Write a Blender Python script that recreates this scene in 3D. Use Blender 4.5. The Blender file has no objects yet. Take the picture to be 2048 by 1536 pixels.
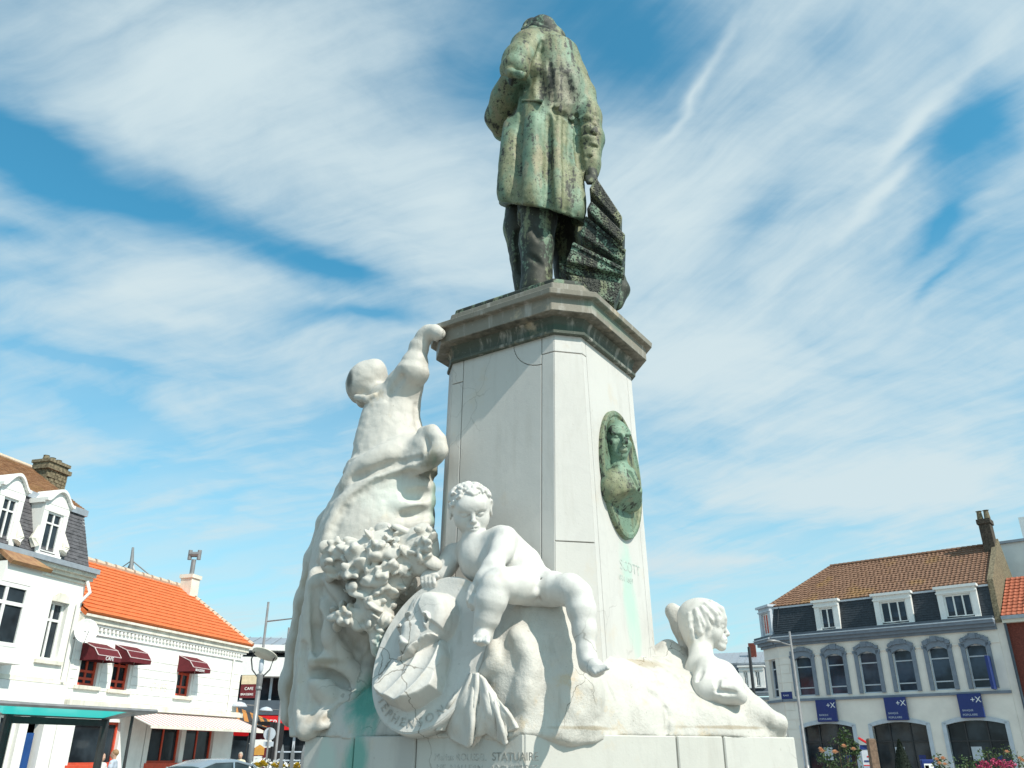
import bpy, bmesh, math, random
import numpy as np
from mathutils import Vector, Matrix
random.seed(7); rng = np.random.RandomState(11)
scene = bpy.context.scene
COL = scene.collection
R = math.radians

# ---------------------------------------------------------------- camera
EYE = 1.6; PITCH = R(24.1); FPX = 1660.0
cam = bpy.data.cameras.new('camera'); camo = bpy.data.objects.new('camera', cam); COL.objects.link(camo)
camo.location = (0, 0, EYE); camo.rotation_euler = (R(90) + PITCH, 0, 0)
cam.sensor_width = 36; cam.lens = FPX / 2048 * 36; cam.clip_start = .1; cam.clip_end = 3000
scene.camera = camo

# ---------------------------------------------------------------- exposure
scene.view_settings.view_transform = 'Standard'; scene.view_settings.look = 'None'
scene.view_settings.exposure = 0.0; scene.view_settings.gamma = 1.0
scene.view_settings.use_curve_mapping = False
scene.cycles.max_bounces = 6; scene.cycles.use_denoising = True

# ---------------------------------------------------------------- sun
SUN_AZ, SUN_EL = 132.6, 45.0
ld = bpy.data.lights.new('sun', 'SUN'); ld.energy = 5.0; ld.angle = R(.53); ld.color = (1, .935, .83)
lo = bpy.data.objects.new('sun', ld); COL.objects.link(lo)
_s = Vector((math.sin(R(SUN_AZ)) * math.cos(R(SUN_EL)), math.cos(R(SUN_AZ)) * math.cos(R(SUN_EL)), math.sin(R(SUN_EL))))
lo.rotation_euler = _s.to_track_quat('Z', 'Y').to_euler(); lo.location = (20, -18, 40)

# ---------------------------------------------------------------- survey helpers (photo pixel -> ray from the camera station)
def ray(x, y):
    X = x - 1024.; Y = 768. - y
    return np.array([X, FPX * math.cos(PITCH) - Y * math.sin(PITCH), Y * math.cos(PITCH) + FPX * math.sin(PITCH)])
CAMP = np.array([0, 0, EYE])
def atY(x, y, Y):
    r = ray(x, y); return CAMP + r * (Y / r[1])
A33 = R(33.0)
ER = np.array([math.sin(A33), math.cos(A33), 0]); EL = np.array([-math.cos(A33), math.sin(A33), 0]); EZ = np.array([0, 0, 1.])
def W(u, v, z): return u * EL + v * ER + np.array([0, 0, z])
def V(x, y, v):
    r = ray(x, y); return CAMP + r * (v / r.dot(ER))
def U(x, y, u):
    r = ray(x, y); return CAMP + r * (u / r.dot(EL))

# ---------------------------------------------------------------- sky
world = bpy.data.worlds.new('World'); scene.world = world; world.use_nodes = True
def build_sky():
    nt = world.node_tree; N = nt.nodes; L = nt.links
    for n in list(N): N.remove(n)
    out = N.new('ShaderNodeOutputWorld'); bg = N.new('ShaderNodeBackground'); L.new(bg.outputs[0], out.inputs[0])
    sky = N.new('ShaderNodeTexSky'); sky.sky_type = 'NISHITA'; sky.sun_disc = False
    sky.sun_elevation = R(SUN_EL); sky.sun_rotation = R(SUN_AZ); sky.air_density = 1.0; sky.dust_density = 1.0; sky.ozone_density = 1.0
    bg.inputs[1].default_value = 0.145
    tc = N.new('ShaderNodeTexCoord'); sep = N.new('ShaderNodeSeparateXYZ'); L.new(tc.outputs['Generated'], sep.inputs[0])
    def M(op, a, b=None, clamp=False):
        n = N.new('ShaderNodeMath'); n.operation = op; n.use_clamp = clamp
        for i, q in enumerate((a, b)):
            if q is None: continue
            if isinstance(q, (int, float)): n.inputs[i].default_value = q
            else: L.new(q, n.inputs[i])
        return n.outputs[0]
    zc = M('ADD', M('MAXIMUM', sep.outputs[2], 0.0), .12)
    u = M('DIVIDE', sep.outputs[0], zc); v = M('DIVIDE', sep.outputs[1], zc)
    cmb = N.new('ShaderNodeCombineXYZ'); L.new(u, cmb.inputs[0]); L.new(v, cmb.inputs[1]); uv = cmb.outputs[0]
    def noise(vec, scale, det=4, rough=.55, w=0):
        n = N.new('ShaderNodeTexNoise'); n.noise_dimensions = '2D'
        n.inputs['Scale'].default_value = scale; n.inputs['Detail'].default_value = det; n.inputs['Roughness'].default_value = rough
        L.new(vec, n.inputs['Vector']); return n
    def vadd(a, b, op='ADD'):
        n = N.new('ShaderNodeVectorMath'); n.operation = op
        for i, q in enumerate((a, b)):
            if isinstance(q, tuple): n.inputs[i].default_value = q
            else: L.new(q, n.inputs[i])
        return n.outputs[0]
    def mapping(vec, loc=(0, 0, 0), rot=0, sc=(1, 1, 1), typ='POINT'):
        n = N.new('ShaderNodeMapping'); n.vector_type = typ; L.new(vec, n.inputs[0])
        n.inputs['Location'].default_value = loc; n.inputs['Rotation'].default_value = (0, 0, rot); n.inputs['Scale'].default_value = sc
        return n.outputs[0]
    # gentle large warp, then wind-drawn streaks
    w1 = noise(uv, 1.6, 3); wv = vadd(vadd(w1.outputs['Color'], (.5, .5, .5), 'SUBTRACT'), (.34, .34, 0), 'MULTIPLY')
    uvw = vadd(uv, wv)
    w2 = noise(uv, 7, 3); wv2 = vadd(vadd(w2.outputs['Color'], (.5, .5, .5), 'SUBTRACT'), (.06, .06, 0), 'MULTIPLY')
    uvb = vadd(vadd(uv, wv2), vadd(wv, (.4, .4, 0), 'MULTIPLY'))
    # right-hand sky: streaks fan out upwards; left-hand sky: flatter ones
    sR = mapping(uvw, rot=R(58), sc=(1, 1, 1)); sRn = noise(mapping(sR, sc=(.8, 4.2, 1)), 2.0, 5, .46)
    sL = mapping(uvw, rot=R(24), sc=(1, 1, 1)); sLn = noise(mapping(sL, loc=(3.1, 1.7, 0), sc=(.8, 3.4, 1)), 2.0, 5, .46)
    side = N.new('ShaderNodeMapRange'); side.interpolation_type = 'SMOOTHSTEP'; L.new(u, side.inputs[0])
    side.inputs[1].default_value = -.25; side.inputs[2].default_value = .2
    mx = N.new('ShaderNodeMix'); L.new(side.outputs[0], mx.inputs[0]); L.new(sLn.outputs[0], mx.inputs[2]); L.new(sRn.outputs[0], mx.inputs[3])
    streak = mx.outputs[0]
    big = noise(mapping(uvw, loc=(5.3, 2.2, 0)), 1.3, 4, .5)
    cov = M('ADD', M('MULTIPLY', streak, .45), M('MULTIPLY', big.outputs[0], .75))
    uvf = vadd(uv, vadd(wv, (.35, .35, 0), 'MULTIPLY')); fib = noise(mapping(mapping(uvf, rot=R(57)), loc=(1.3, 4.1, 0), sc=(1.1, 13, 1)), 2.3, 6, .6); fib2 = noise(mapping(mapping(uvf, rot=R(22)), loc=(2.3, 1.1, 0), sc=(1.1, 11, 1)), 2.3, 6, .6)
    mx2 = N.new('ShaderNodeMix'); L.new(side.outputs[0], mx2.inputs[0]); L.new(fib2.outputs[0], mx2.inputs[2]); L.new(fib.outputs[0], mx2.inputs[3])
    cov = M('ADD', cov, M('MULTIPLY', M('SUBTRACT', mx2.outputs[0], .5), .26))
    soft = noise(mapping(uvw, loc=(8.1, 3.3, 0), sc=(1.6, 2.6, 1)), 2.6, 6, .62); cov = M('ADD', cov, M('MULTIPLY', M('SUBTRACT', soft.outputs[0], .5), .5))
    cov = M('ADD', cov, .015)
    # cloud banks and clear gaps of this particular sky: (pixel, axis end pixel, cross size ratio, amount)
    def uvp(x, y):
        r = ray(x, y); r = r / np.linalg.norm(r); return r[:2] / (max(r[2], 0) + .12)
    B = [((420, 130), (800, 60), .75, .55), ((260, 410), (640, 540), .34, -.95), ((60, 270), (330, 390), .45, -.7), ((660, 545), (830, 600), .42, -1.0), ((740, 640), (920, 650), .26, -.65), ((30, 470), (200, 480), .4, -.45),
         ((880, 400), (1010, 560), .6, .4), ((250, 590), (560, 520), .3, .45), ((140, 720), (330, 760), .3, -.5), ((230, 830), (420, 900), .4, -.55), ((640, 850), (760, 780), .4, -.3),
         ((330, 640), (480, 650), .3, .3), ((560, 700), (700, 690), .4, .2), ((20, 260), (120, 420), .6, -.4), ((980, 130), (900, 300), .6, -.4), ((1250, 90), (1400, 260), .75, -.55), ((1120, 20), (1300, 40), .6, -.35),
         ((1950, 260), (2060, 90), .6, -1.05), ((1820, 250), (1980, 60), .14, .5), ((1900, 460), (2030, 300), .3, -.75), ((1480, 480), (1560, 330), .4, -.3), ((1330, 180), (1240, 320), .10, .45),
         ((1750, 400), (1880, 270), .16, .5), ((1400, 720), (1800, 650), .8, .45), ((1900, 850), (1990, 640), .7, .3), ((1900, 560), (2040, 430), .14, -.4), ((1300, 420), (1400, 560), .6, .25), ((350, 960), (640, 930), .3, -.25), ((1600, 80), (1700, 0), .9, -.2), ((1700, 980), (2048, 960), .5, 1.0), ((1450, 1120), (1750, 1130), .4, .35)]
    for (x, y), (x2, y2), ratio, amt in B:
        c = uvp(x, y); e = uvp(x2, y2); d = e - c; ln = float(np.hypot(*d)); ang = math.atan2(d[1], d[0])
        m = mapping(uvb, (float(c[0]), float(c[1]), 0), ang, (1.55 * ln, 1.55 * ln * ratio, 1), 'TEXTURE')
        g = N.new('ShaderNodeTexGradient'); g.gradient_type = 'QUADRATIC_SPHERE'; L.new(m, g.inputs[0])
        cov = M('ADD', cov, M('MULTIPLY', g.outputs[1], amt))
    mr = N.new('ShaderNodeMapRange'); mr.interpolation_type = 'SMOOTHSTEP'; L.new(cov, mr.inputs[0])
    mr.inputs[1].default_value = -.02; mr.inputs[2].default_value = 1.12
    f = M('MULTIPLY', mr.outputs[0], .97)
    # thin veil towards the horizon
    hz = N.new('ShaderNodeMapRange'); L.new(sep.outputs[2], hz.inputs[0]); hz.inputs[1].default_value = 0; hz.inputs[2].default_value = .52
    hz.inputs[3].default_value = 1.1; hz.inputs[4].default_value = 0
    f = M('MAXIMUM', f, M('MULTIPLY', hz.outputs[0], M('ADD', M('MULTIPLY', streak, .7), .5)), True)
    tint = N.new('ShaderNodeMix'); tint.data_type = 'RGBA'; tint.blend_type = 'MULTIPLY'; tint.inputs[0].default_value = 1
    L.new(sky.outputs[0], tint.inputs[6]); tint.inputs[7].default_value = SKYTINT
    mix = N.new('ShaderNodeMix'); mix.data_type = 'RGBA'; L.new(f, mix.inputs[0]); L.new(tint.outputs[2], mix.inputs[6]); mix.inputs[7].default_value = CLOUD
    L.new(mix.outputs[2], bg.inputs[0])
SKYTINT = (.46, 1.36, 1.36, 1); CLOUD = (4.55, 5.45, 5.75, 1)
build_sky()

# ---------------------------------------------------------------- materials
def nodes(name):
    m = bpy.data.materials.new(name); m.use_nodes = True; nt = m.node_tree
    b = nt.nodes['Principled BSDF']; return m, nt, b
class NT:
    def __init__(s, nt): s.nt = nt; s.N = nt.nodes; s.L = nt.links
    def lk(s, q, sock):
        if isinstance(q, (int, float)): sock.default_value = q
        elif isinstance(q, (tuple, list)): sock.default_value = tuple(q) if len(q) != 3 or sock.type == 'VECTOR' else (*q, 1)
        else: s.L.new(q, sock)
    def math(s, op, a, b=0, clamp=False):
        n = s.N.new('ShaderNodeMath'); n.operation = op; n.use_clamp = clamp; s.lk(a, n.inputs[0]); s.lk(b, n.inputs[1]); return n.outputs[0]
    def vm(s, op, a, b=(0, 0, 0)):
        n = s.N.new('ShaderNodeVectorMath'); n.operation = op; s.lk(a, n.inputs[0]); s.lk(b, n.inputs[1]); return n
    def pos(s): return s.N.new('ShaderNodeNewGeometry').outputs['Position']
    def obj(s): return s.N.new('ShaderNodeTexCoord').outputs['Object']
    def scale(s, v, sc): return s.vm('MULTIPLY', v, sc).outputs[0]
    def noise(s, v, scale, det=4, rough=.55, dist=0):
        n = s.N.new('ShaderNodeTexNoise'); s.lk(v, n.inputs['Vector']); n.inputs['Scale'].default_value = scale; n.inputs['Detail'].default_value = det
        n.inputs['Roughness'].default_value = rough; n.inputs['Distortion'].default_value = dist; return n.outputs[0]
    def vor(s, v, scale, feat='F1'):
        n = s.N.new('ShaderNodeTexVoronoi'); n.feature = feat; s.lk(v, n.inputs['Vector']); n.inputs['Scale'].default_value = scale; return n.outputs[0]
    def ramp(s, f, a, b):
        n = s.N.new('ShaderNodeMapRange'); n.interpolation_type = 'SMOOTHSTEP'; s.lk(f, n.inputs[0]); n.inputs[1].default_value = a; n.inputs[2].default_value = b
        return n.outputs[0]
    def mix(s, f, a, b, bt='MIX'):
        n = s.N.new('ShaderNodeMix'); n.data_type = 'RGBA'; n.blend_type = bt; s.lk(f, n.inputs[0]); s.lk(a, n.inputs[6]); s.lk(b, n.inputs[7]); return n.outputs[2]
    def bump(s, h, strength=.3, dist=.01, normal=None):
        n = s.N.new('ShaderNodeBump'); n.inputs['Strength'].default_value = strength; n.inputs['Distance'].default_value = dist; s.lk(h, n.inputs['Height'])
        if normal is not None: s.L.new(normal, n.inputs['Normal'])
        return n.outputs[0]
def simple(name, col, rough=.6, var=.12, scale=6, metal=0., spec=.4, bump=0, streak=0):
    m, nt, b = nodes(name); T = NT(nt); p = T.pos()
    n = T.noise(p, scale, 5); f = T.ramp(n, .3, .7)
    dark = tuple(c * (1 - var) for c in col); lite = tuple(min(1, c * (1 + var * .6)) for c in col)
    c = T.mix(f, dark, lite)
    if streak:
        s = T.noise(T.scale(p, (5, 5, .5)), 1.6, 4); c = T.mix(T.math('MULTIPLY', T.ramp(s, .52, .75), streak), c, tuple(q * .45 for q in col))
    T.lk(c, b.inputs['Base Color']); b.inputs['Roughness'].default_value = rough; b.inputs['Metallic'].default_value = metal
    b.inputs['Specular IOR Level'].default_value = spec
    if bump: T.lk(T.bump(T.noise(p, scale * 6, 4), bump, .01), b.inputs['Normal'])
    return m
def glass(name, col=(.012, .016, .02), rough=.06):
    m, nt, b = nodes(name); T = NT(nt); p = T.pos()
    c = T.mix(T.ramp(T.noise(p, .9, 3), .35, .7), col, tuple(q * 3.0 for q in col))
    T.lk(c, b.inputs['Base Color']); b.inputs['Roughness'].default_value = rough; b.inputs['Specular IOR Level'].default_value = .28
    T.lk(T.bump(T.noise(p, 1.3, 2), .06, .05), b.inputs['Normal'])
    return m
def stain_shade_mask(T, p, c, r, soft=.35, nz=.5):
    d = T.vm('LENGTH', T.vm('MULTIPLY', T.vm('SUBTRACT', p, tuple(c)).outputs[0], tuple(1 / q for q in r)).outputs[0]).outputs['Value']
    d = T.math('ADD', d, T.math('MULTIPLY', T.math('SUBTRACT', T.noise(T.scale(p, (7, 7, 2.2)), 2.2, 5), .5), nz * 2))
    n = T.ramp(d, 1.0, soft); return n
def marble(name, base=(.60, .59, .56), stains_and_shade=(), grime=.5, bump=.25, scale=1.0, crack=.6):
    m, nt, b = nodes(name); T = NT(nt); p = T.pos()
    big = T.noise(p, 1.4 * scale, 4); c = T.mix(T.ramp(big, .3, .7), tuple(q * .93 for q in base), base)
    c = T.mix(T.math('MULTIPLY', T.N.new('ShaderNodeObjectInfo').outputs['Random'], .5), c, tuple(q * w for q, w in zip(base, (.86, .85, .82))))
    vein = T.math('ABSOLUTE', T.math('SUBTRACT', T.noise(T.scale(p, (1, 1, .6)), 2.4 * scale, 6, .6, .8), .5))
    c = T.mix(T.math('MULTIPLY', T.ramp(vein, .05, .0), .22), c, tuple(q * .78 for q in base))
    run = T.noise(T.scale(p, (9, 9, 1.1)), 1.6, 5, .6)
    c = T.mix(T.math('MULTIPLY', T.ramp(run, .52, .68), grime * .6), c, (.43, .41, .37))
    och = T.noise(p, 3.4 * scale, 6, .68); c = T.mix(T.math('MULTIPLY', T.ramp(och, .57, .70), grime * .55), c, (.56, .45, .31))
    pit = T.noise(p, 42, 3, .6); c = T.mix(T.math('MULTIPLY', T.ramp(pit, .66, .74), grime * .6), c, (.32, .30, .26))
    cn = T.N.new('ShaderNodeTexNoise'); T.lk(p, cn.inputs['Vector']); cn.inputs['Scale'].default_value = 5; cn.inputs['Detail'].default_value = 4
    pw = T.vm('ADD', p, T.vm('MULTIPLY', T.vm('SUBTRACT', cn.outputs[1], (.5, .5, .5)).outputs[0], (.22, .22, .22)).outputs[0]).outputs[0]
    ck = T.math('MULTIPLY', T.ramp(T.vor(pw, 2.0 * scale, 'DISTANCE_TO_EDGE'), .010, .002), T.ramp(T.noise(p, 1.1, 2), .50, .60)); c = T.mix(T.math('MULTIPLY', ck, crack), c, (.16, .145, .12))
    for (ce, ra, co, st) in stains_and_shade:
        c = T.mix(T.math('MULTIPLY', stain_shade_mask(T, p, ce, ra), st), c, co)
    T.lk(c, b.inputs['Base Color']); b.inputs['Roughness'].default_value = .55; b.inputs['Specular IOR Level'].default_value = .3
    h = T.math('ADD', T.math('MULTIPLY', T.noise(p, 9, 5), .6), T.math('MULTIPLY', T.noise(p, 70, 4, .7), .25))
    T.lk(T.bump(h, bump, .02), b.inputs['Normal']); return m
def bronze(name, dots=0., dark=0., tan=.5, soot=None):
    m, nt, b = nodes(name); T = NT(nt); p = T.pos()
    st = T.noise(T.scale(p, (8, 8, .95)), 1.6, 6, .62); sp = T.noise(p, 26, 5, .7); mid = T.noise(T.scale(p, (3, 3, 1.1)), 1.5, 4)
    green = T.mix(T.ramp(T.noise(T.scale(p, (1, 1, .5)), 5, 4), .35, .65), (.11, .178, .122), (.19, .29, .21))
    olive = T.mix(T.ramp(sp, .35, .65), (.15, .16, .085), (.25, .25, .15))
    c = T.mix(T.math('MULTIPLY', T.ramp(mid, .40, .58), .9), green, olive)
    c = T.mix(T.math('MULTIPLY', T.ramp(T.noise(T.scale(p, (6, 6, 2.2)), 2.0, 5), .55, .66), tan), c, (.27, .225, .15))
    blk = T.math('ADD', T.math('MULTIPLY', st, .6), T.math('MULTIPLY', sp, .4))
    if soot is not None:
        mk = stain_shade_mask(T, p, soot[0], soot[1], .2, .35); c = T.mix(T.math('MULTIPLY', mk, .75), c, T.mix(T.ramp(sp, .4, .6), (.17, .15, .11), (.30, .27, .21))); blk = T.math('ADD', blk, T.math('MULTIPLY', mk, .055))
    c = T.mix(T.math('MULTIPLY', T.ramp(blk, .525 - dark * .10, .585 - dark * .08), .93), c, (.022, .024, .021))
    c = T.mix(T.math('MULTIPLY', T.ramp(T.noise(p, 60, 3, .7), .57, .66), .8), c, (.028, .032, .027))
    h = T.math('MULTIPLY', T.noise(p, 45, 4, .7), .5)
    if dots:
        d = T.vor(p, 64); c = T.mix(T.math('MULTIPLY', T.ramp(d, .52, .36), .9), c, (.012, .014, .012)); h = T.math('ADD', h, T.math('MULTIPLY', T.ramp(d, .25, .55), dots))
    T.lk(c, b.inputs['Base Color']); b.inputs['Roughness'].default_value = .62; b.inputs['Metallic'].default_value = .12; b.inputs['Specular IOR Level'].default_value = .4
    T.lk(T.bump(h, .35 if not dots else .6, .015), b.inputs['Normal']); return m

# ---------------------------------------------------------------- object helpers
def tag(o, label=None, cat=None, group=None, kind=None):
    if label: o['label'] = label
    if cat: o['category'] = cat
    if group: o['group'] = group
    if kind: o['kind'] = kind
    return o
def thing(name, loc, label, cat, group=None, rz=0):
    o = bpy.data.objects.new(name, None); COL.objects.link(o); o.location = tuple(loc); o.rotation_euler.z = rz; o.empty_display_size = .2
    return tag(o, label, cat, group)
def origin(o):
    x = np.zeros(3)
    while o is not None: x = x + np.array(o.location); o = o.parent
    return x
def mesh_obj(name, verts, faces, mat, parent=None, smooth=False, loc=None):
    me = bpy.data.meshes.new(name); v = np.asarray(verts, dtype=np.float64)
    off = origin(parent) if parent is not None else (np.zeros(3) if loc is None else np.array(loc))
    me.from_pydata((v - off).tolist(), [], faces); me.update()
    if smooth: me.polygons.foreach_set('use_smooth', [True] * len(me.polygons))
    me.materials.append(mat); o = bpy.data.objects.new(name, me); COL.objects.link(o)
    if parent is not None: o.parent = parent
    elif loc is not None: o.location = tuple(loc)
    return o
class MB:
    """collects simple solids for ONE mesh object; F maps local (a,b,c) to the world"""
    def __init__(s, F=None): s.v = []; s.f = []; s.F = F or (lambda a, b, c: (a, b, c))
    def add(s, pts, faces):
        k = len(s.v); s.v += [tuple(s.F(*p)) for p in pts]; s.f += [tuple(i + k for i in f) for f in faces]; return s
    def box(s, a0, a1, b0, b1, c0, c1):
        p = [(a0, b0, c0), (a1, b0, c0), (a1, b1, c0), (a0, b1, c0), (a0, b0, c1), (a1, b0, c1), (a1, b1, c1), (a0, b1, c1)]
        return s.add(p, [(0, 3, 2, 1), (4, 5, 6, 7), (0, 1, 5, 4), (1, 2, 6, 5), (2, 3, 7, 6), (3, 0, 4, 7)])
    def prism(s, poly, c0, c1):
        n = len(poly); p = [(a, b, c0) for a, b in poly] + [(a, b, c1) for a, b in poly]
        return s.add(p, [tuple(range(n))[::-1], tuple(range(n, 2 * n))] + [(i, (i + 1) % n, n + (i + 1) % n, n + i) for i in range(n)])
    def rings(s, rings, cap=True, close=True):
        n = len(rings[0]); p = [q for r in rings for q in r]; f = []
        for k in range(len(rings) - 1):
            for i in range(n if close else n - 1):
                j = (i + 1) % n; f.append((k * n + i, k * n + j, (k + 1) * n + j, (k + 1) * n + i))
        if cap: f += [tuple(range(n))[::-1], tuple(range((len(rings) - 1) * n, len(rings) * n))]
        return s.add(p, f)
    def tube(s, pts, r, n=8):
        pts = [np.array(p, float) for p in pts]; rr = r if isinstance(r, (list, tuple)) else [r] * len(pts); rings = []
        for i, p in enumerate(pts):
            t = pts[min(i + 1, len(pts) - 1)] - pts[max(i - 1, 0)]; t = t / np.linalg.norm(t)
            a = np.array([0, 0, 1.]) if abs(t[2]) < .9 else np.array([1., 0, 0]); x = np.cross(a, t); x /= np.linalg.norm(x); y = np.cross(t, x)
            rings.append([tuple(p + rr[i] * (math.cos(6.2832 * k / n) * x + math.sin(6.2832 * k / n) * y)) for k in range(n)])
        return s.rings(rings)
    def lathe(s, c, prof, n=16):
        return s.rings([[(c[0] + r * math.cos(6.2832 * k / n), c[1] + r * math.sin(6.2832 * k / n), c[2] + z) for k in range(n)] for r, z in prof])
    def build(s, name, mat, parent=None, smooth=False, loc=None, label=None, kind=None):
        o = mesh_obj(name, s.v, s.f, mat, parent, smooth, loc)
        me = o.data; bm = bmesh.new(); bm.from_mesh(me); bmesh.ops.recalc_face_normals(bm, faces=bm.faces); bm.to_mesh(me); bm.free()
        if label: o['label'] = label
        if kind: o['kind'] = kind
        return o
def bevel(o, w=.01, seg=2):
    m = o.modifiers.new('bevel', 'BEVEL'); m.width = w; m.segments = seg; m.limit_method = 'ANGLE'; m.angle_limit = R(35); return o
def text(name, s, size, mat, parent, origin_pt, xdir, ydir, depth=.004, align='LEFT'):
    cu = bpy.data.curves.new(name, 'FONT'); cu.body = s; cu.size = size; cu.extrude = depth; cu.align_x = align; cu.materials.append(mat)
    o = bpy.data.objects.new(name, cu); COL.objects.link(o)
    x = Vector(xdir).normalized(); y = Vector(ydir); y = (y - x * y.dot(x)).normalized(); z = x.cross(y)
    M = Matrix((x, y, z)).transposed().to_4x4(); M.translation = Vector(origin_pt) - Vector(origin(parent))
    TEXTS.append((o, cu, M, name, parent)); return o
TEXTS = []
def letters_to_mesh():
    dg = bpy.context.evaluated_depsgraph_get()
    made = [bpy.data.meshes.new_from_object(o.evaluated_get(dg)) for o, *_ in TEXTS]
    for (o, cu, M, name, parent), me in zip(TEXTS, made):
        bpy.data.objects.remove(o); bpy.data.curves.remove(cu); me.transform(M); me.name = name
        q = bpy.data.objects.new(name, me); COL.objects.link(q); q.parent = parent
    TEXTS.clear()
def copy_tree(o, parent=None):
    c = o.copy(); COL.objects.link(c)
    if parent is not None: c.parent = parent
    for ch in list(o.children): copy_tree(ch, c)
    return c

# ---------------------------------------------------------------- sculpting: distance field on a grid -> surface net
_LAT = np.random.RandomState(3).rand(32, 32, 32).astype(np.float32) * 2 - 1
def vnoise(X, Y, Z, scale, octv=3):
    o = np.zeros_like(X); a = 1.
    for k in range(octv):
        s = scale * (2 ** k); x, y, z = X * s + 7.3 * k, Y * s + 3.1 * k, Z * s + 5.7 * k
        xi, yi, zi = np.floor(x).astype(np.int32), np.floor(y).astype(np.int32), np.floor(z).astype(np.int32)
        fx, fy, fz = x - xi, y - yi, z - zi; fx, fy, fz = (t * t * (3 - 2 * t) for t in (fx, fy, fz))
        def g(i, j, k2): return _LAT[(xi + i) & 31, (yi + j) & 31, (zi + k2) & 31]
        r = 0
        for i in (0, 1):
            for j in (0, 1):
                for k2 in (0, 1):
                    r = r + g(i, j, k2) * (fx if i else 1 - fx) * (fy if j else 1 - fy) * (fz if k2 else 1 - fz)
        o = o + r * a; a *= .5
    return o
def smin(a, b, k):
    if k <= 0: return np.minimum(a, b)
    h = np.maximum(k - np.abs(a - b), 0) / k; return np.minimum(a, b) - h * h * k * .25
class Sculpt:
    def __init__(s, h, lo=None, hi=None):
        s.h = h; s.ops = []; s.box = (lo, hi)
    def run(s):
        if s.box[0] is not None: lo, hi = s.box
        else:
            add = [o for o in s.ops if o[0] == 'put' and not o[5]]; lo = np.min([o[2] for o in add], 0) - .03; hi = np.max([o[3] for o in add], 0) + .03
        s.lo = np.array(lo, float); s.n = np.ceil((np.array(hi, float) - s.lo) / s.h).astype(int) + 1
        s.F = np.full(tuple(s.n), .5, np.float32)
        for o in s.ops: getattr(s, 'do_' + o[0])(*o[1:])
        s.ops = []
    def sl(s, lo, hi):
        a = np.maximum(np.floor((np.array(lo) - s.lo) / s.h).astype(int), 0); b = np.minimum(np.ceil((np.array(hi) - s.lo) / s.h).astype(int) + 1, s.n)
        if np.any(b <= a): return None, None
        ax = [(s.lo[i] + s.h * np.arange(a[i], b[i])).astype(np.float32) for i in range(3)]
        return tuple(slice(a[i], b[i]) for i in range(3)), (ax[0][:, None, None], ax[1][None, :, None], ax[2][None, None, :])
    def put(s, fn, lo, hi, k=.03, sub=False):
        s.ops.append(('put', fn, np.array(lo, float), np.array(hi, float), k, sub)); return s
    def do_put(s, fn, lo, hi, k, sub):
        mg = k + 3 * s.h; sl, ax = s.sl(np.array(lo) - mg, np.array(hi) + mg)
        if sl is None: return s
        d = fn(*ax).astype(np.float32)
        if sub: s.F[sl] = -smin(-s.F[sl], d, k)
        else: s.F[sl] = smin(s.F[sl], d, k)
        return s
    def cap(s, a, b, ra, rb=None, k=.03, sub=False):
        a = np.array(a, float); b = np.array(b, float); rb = ra if rb is None else rb; ba = b - a; L2 = max(ba.dot(ba), 1e-9); m = max(ra, rb)
        def fn(X, Y, Z):
            px, py, pz = X - a[0], Y - a[1], Z - a[2]; h = np.clip((px * ba[0] + py * ba[1] + pz * ba[2]) / L2, 0, 1)
            return np.sqrt((px - ba[0] * h) ** 2 + (py - ba[1] * h) ** 2 + (pz - ba[2] * h) ** 2) - (ra + (rb - ra) * h)
        return s.put(fn, np.minimum(a, b) - m, np.maximum(a, b) + m, k, sub)
    def chain(s, pts, k=.03, sub=False):
        for (p, r), (q, t) in zip(pts[:-1], pts[1:]): s.cap(p, q, r, t, k, sub)
        return s
    def ell(s, c, r, rot=None, k=.03, sub=False):
        c = np.array(c, float); r = np.array(r, float); M = np.eye(3) if rot is None else np.array(rot, float)  # rows: local axes in the world
        m = r.max()
        def fn(X, Y, Z):
            x, y, z = X - c[0], Y - c[1], Z - c[2]
            q = [(M[i, 0] * x + M[i, 1] * y + M[i, 2] * z) for i in range(3)]
            k0 = np.sqrt(sum((q[i] / r[i]) ** 2 for i in range(3))) + 1e-6; k1 = np.sqrt(sum((q[i] / r[i] ** 2) ** 2 for i in range(3))) + 1e-6
            return k0 * (k0 - 1) / k1
        return s.put(fn, c - m, c + m, k, sub)
    def loft(s, rows, k=.03, sub=False, fold=None, shell=0):
        """rows: (z, cx, cy, a, b) bottom to top; elliptical section, a across x, b across y; fold(theta, z) scales the radius"""
        Rw = np.array(sorted(rows), float); z0, z1 = Rw[0, 0], Rw[-1, 0]
        lo = (Rw[:, 1] - Rw[:, 3] * 1.25).min(), (Rw[:, 2] - Rw[:, 4] * 1.25).min(), z0; hi = (Rw[:, 1] + Rw[:, 3] * 1.25).max(), (Rw[:, 2] + Rw[:, 4] * 1.25).max(), z1
        def fn(X, Y, Z):
            it = [np.interp(Z, Rw[:, 0], Rw[:, i]).astype(np.float32) for i in range(1, 5)]
            x = (X - it[0]) / it[2]; y = (Y - it[1]) / it[3]; rr = np.sqrt(x * x + y * y) + 1e-6
            sc = 1.0 if fold is None else fold(np.arctan2(y, x), Z + 0 * X + 0 * Y)
            mn = np.minimum(it[2], it[3]); d = (rr / sc - 1) * mn * .85
            return np.maximum(d, np.maximum(z0 - Z, Z - z1))
        return s.put(fn, lo, hi, k, sub)
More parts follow.
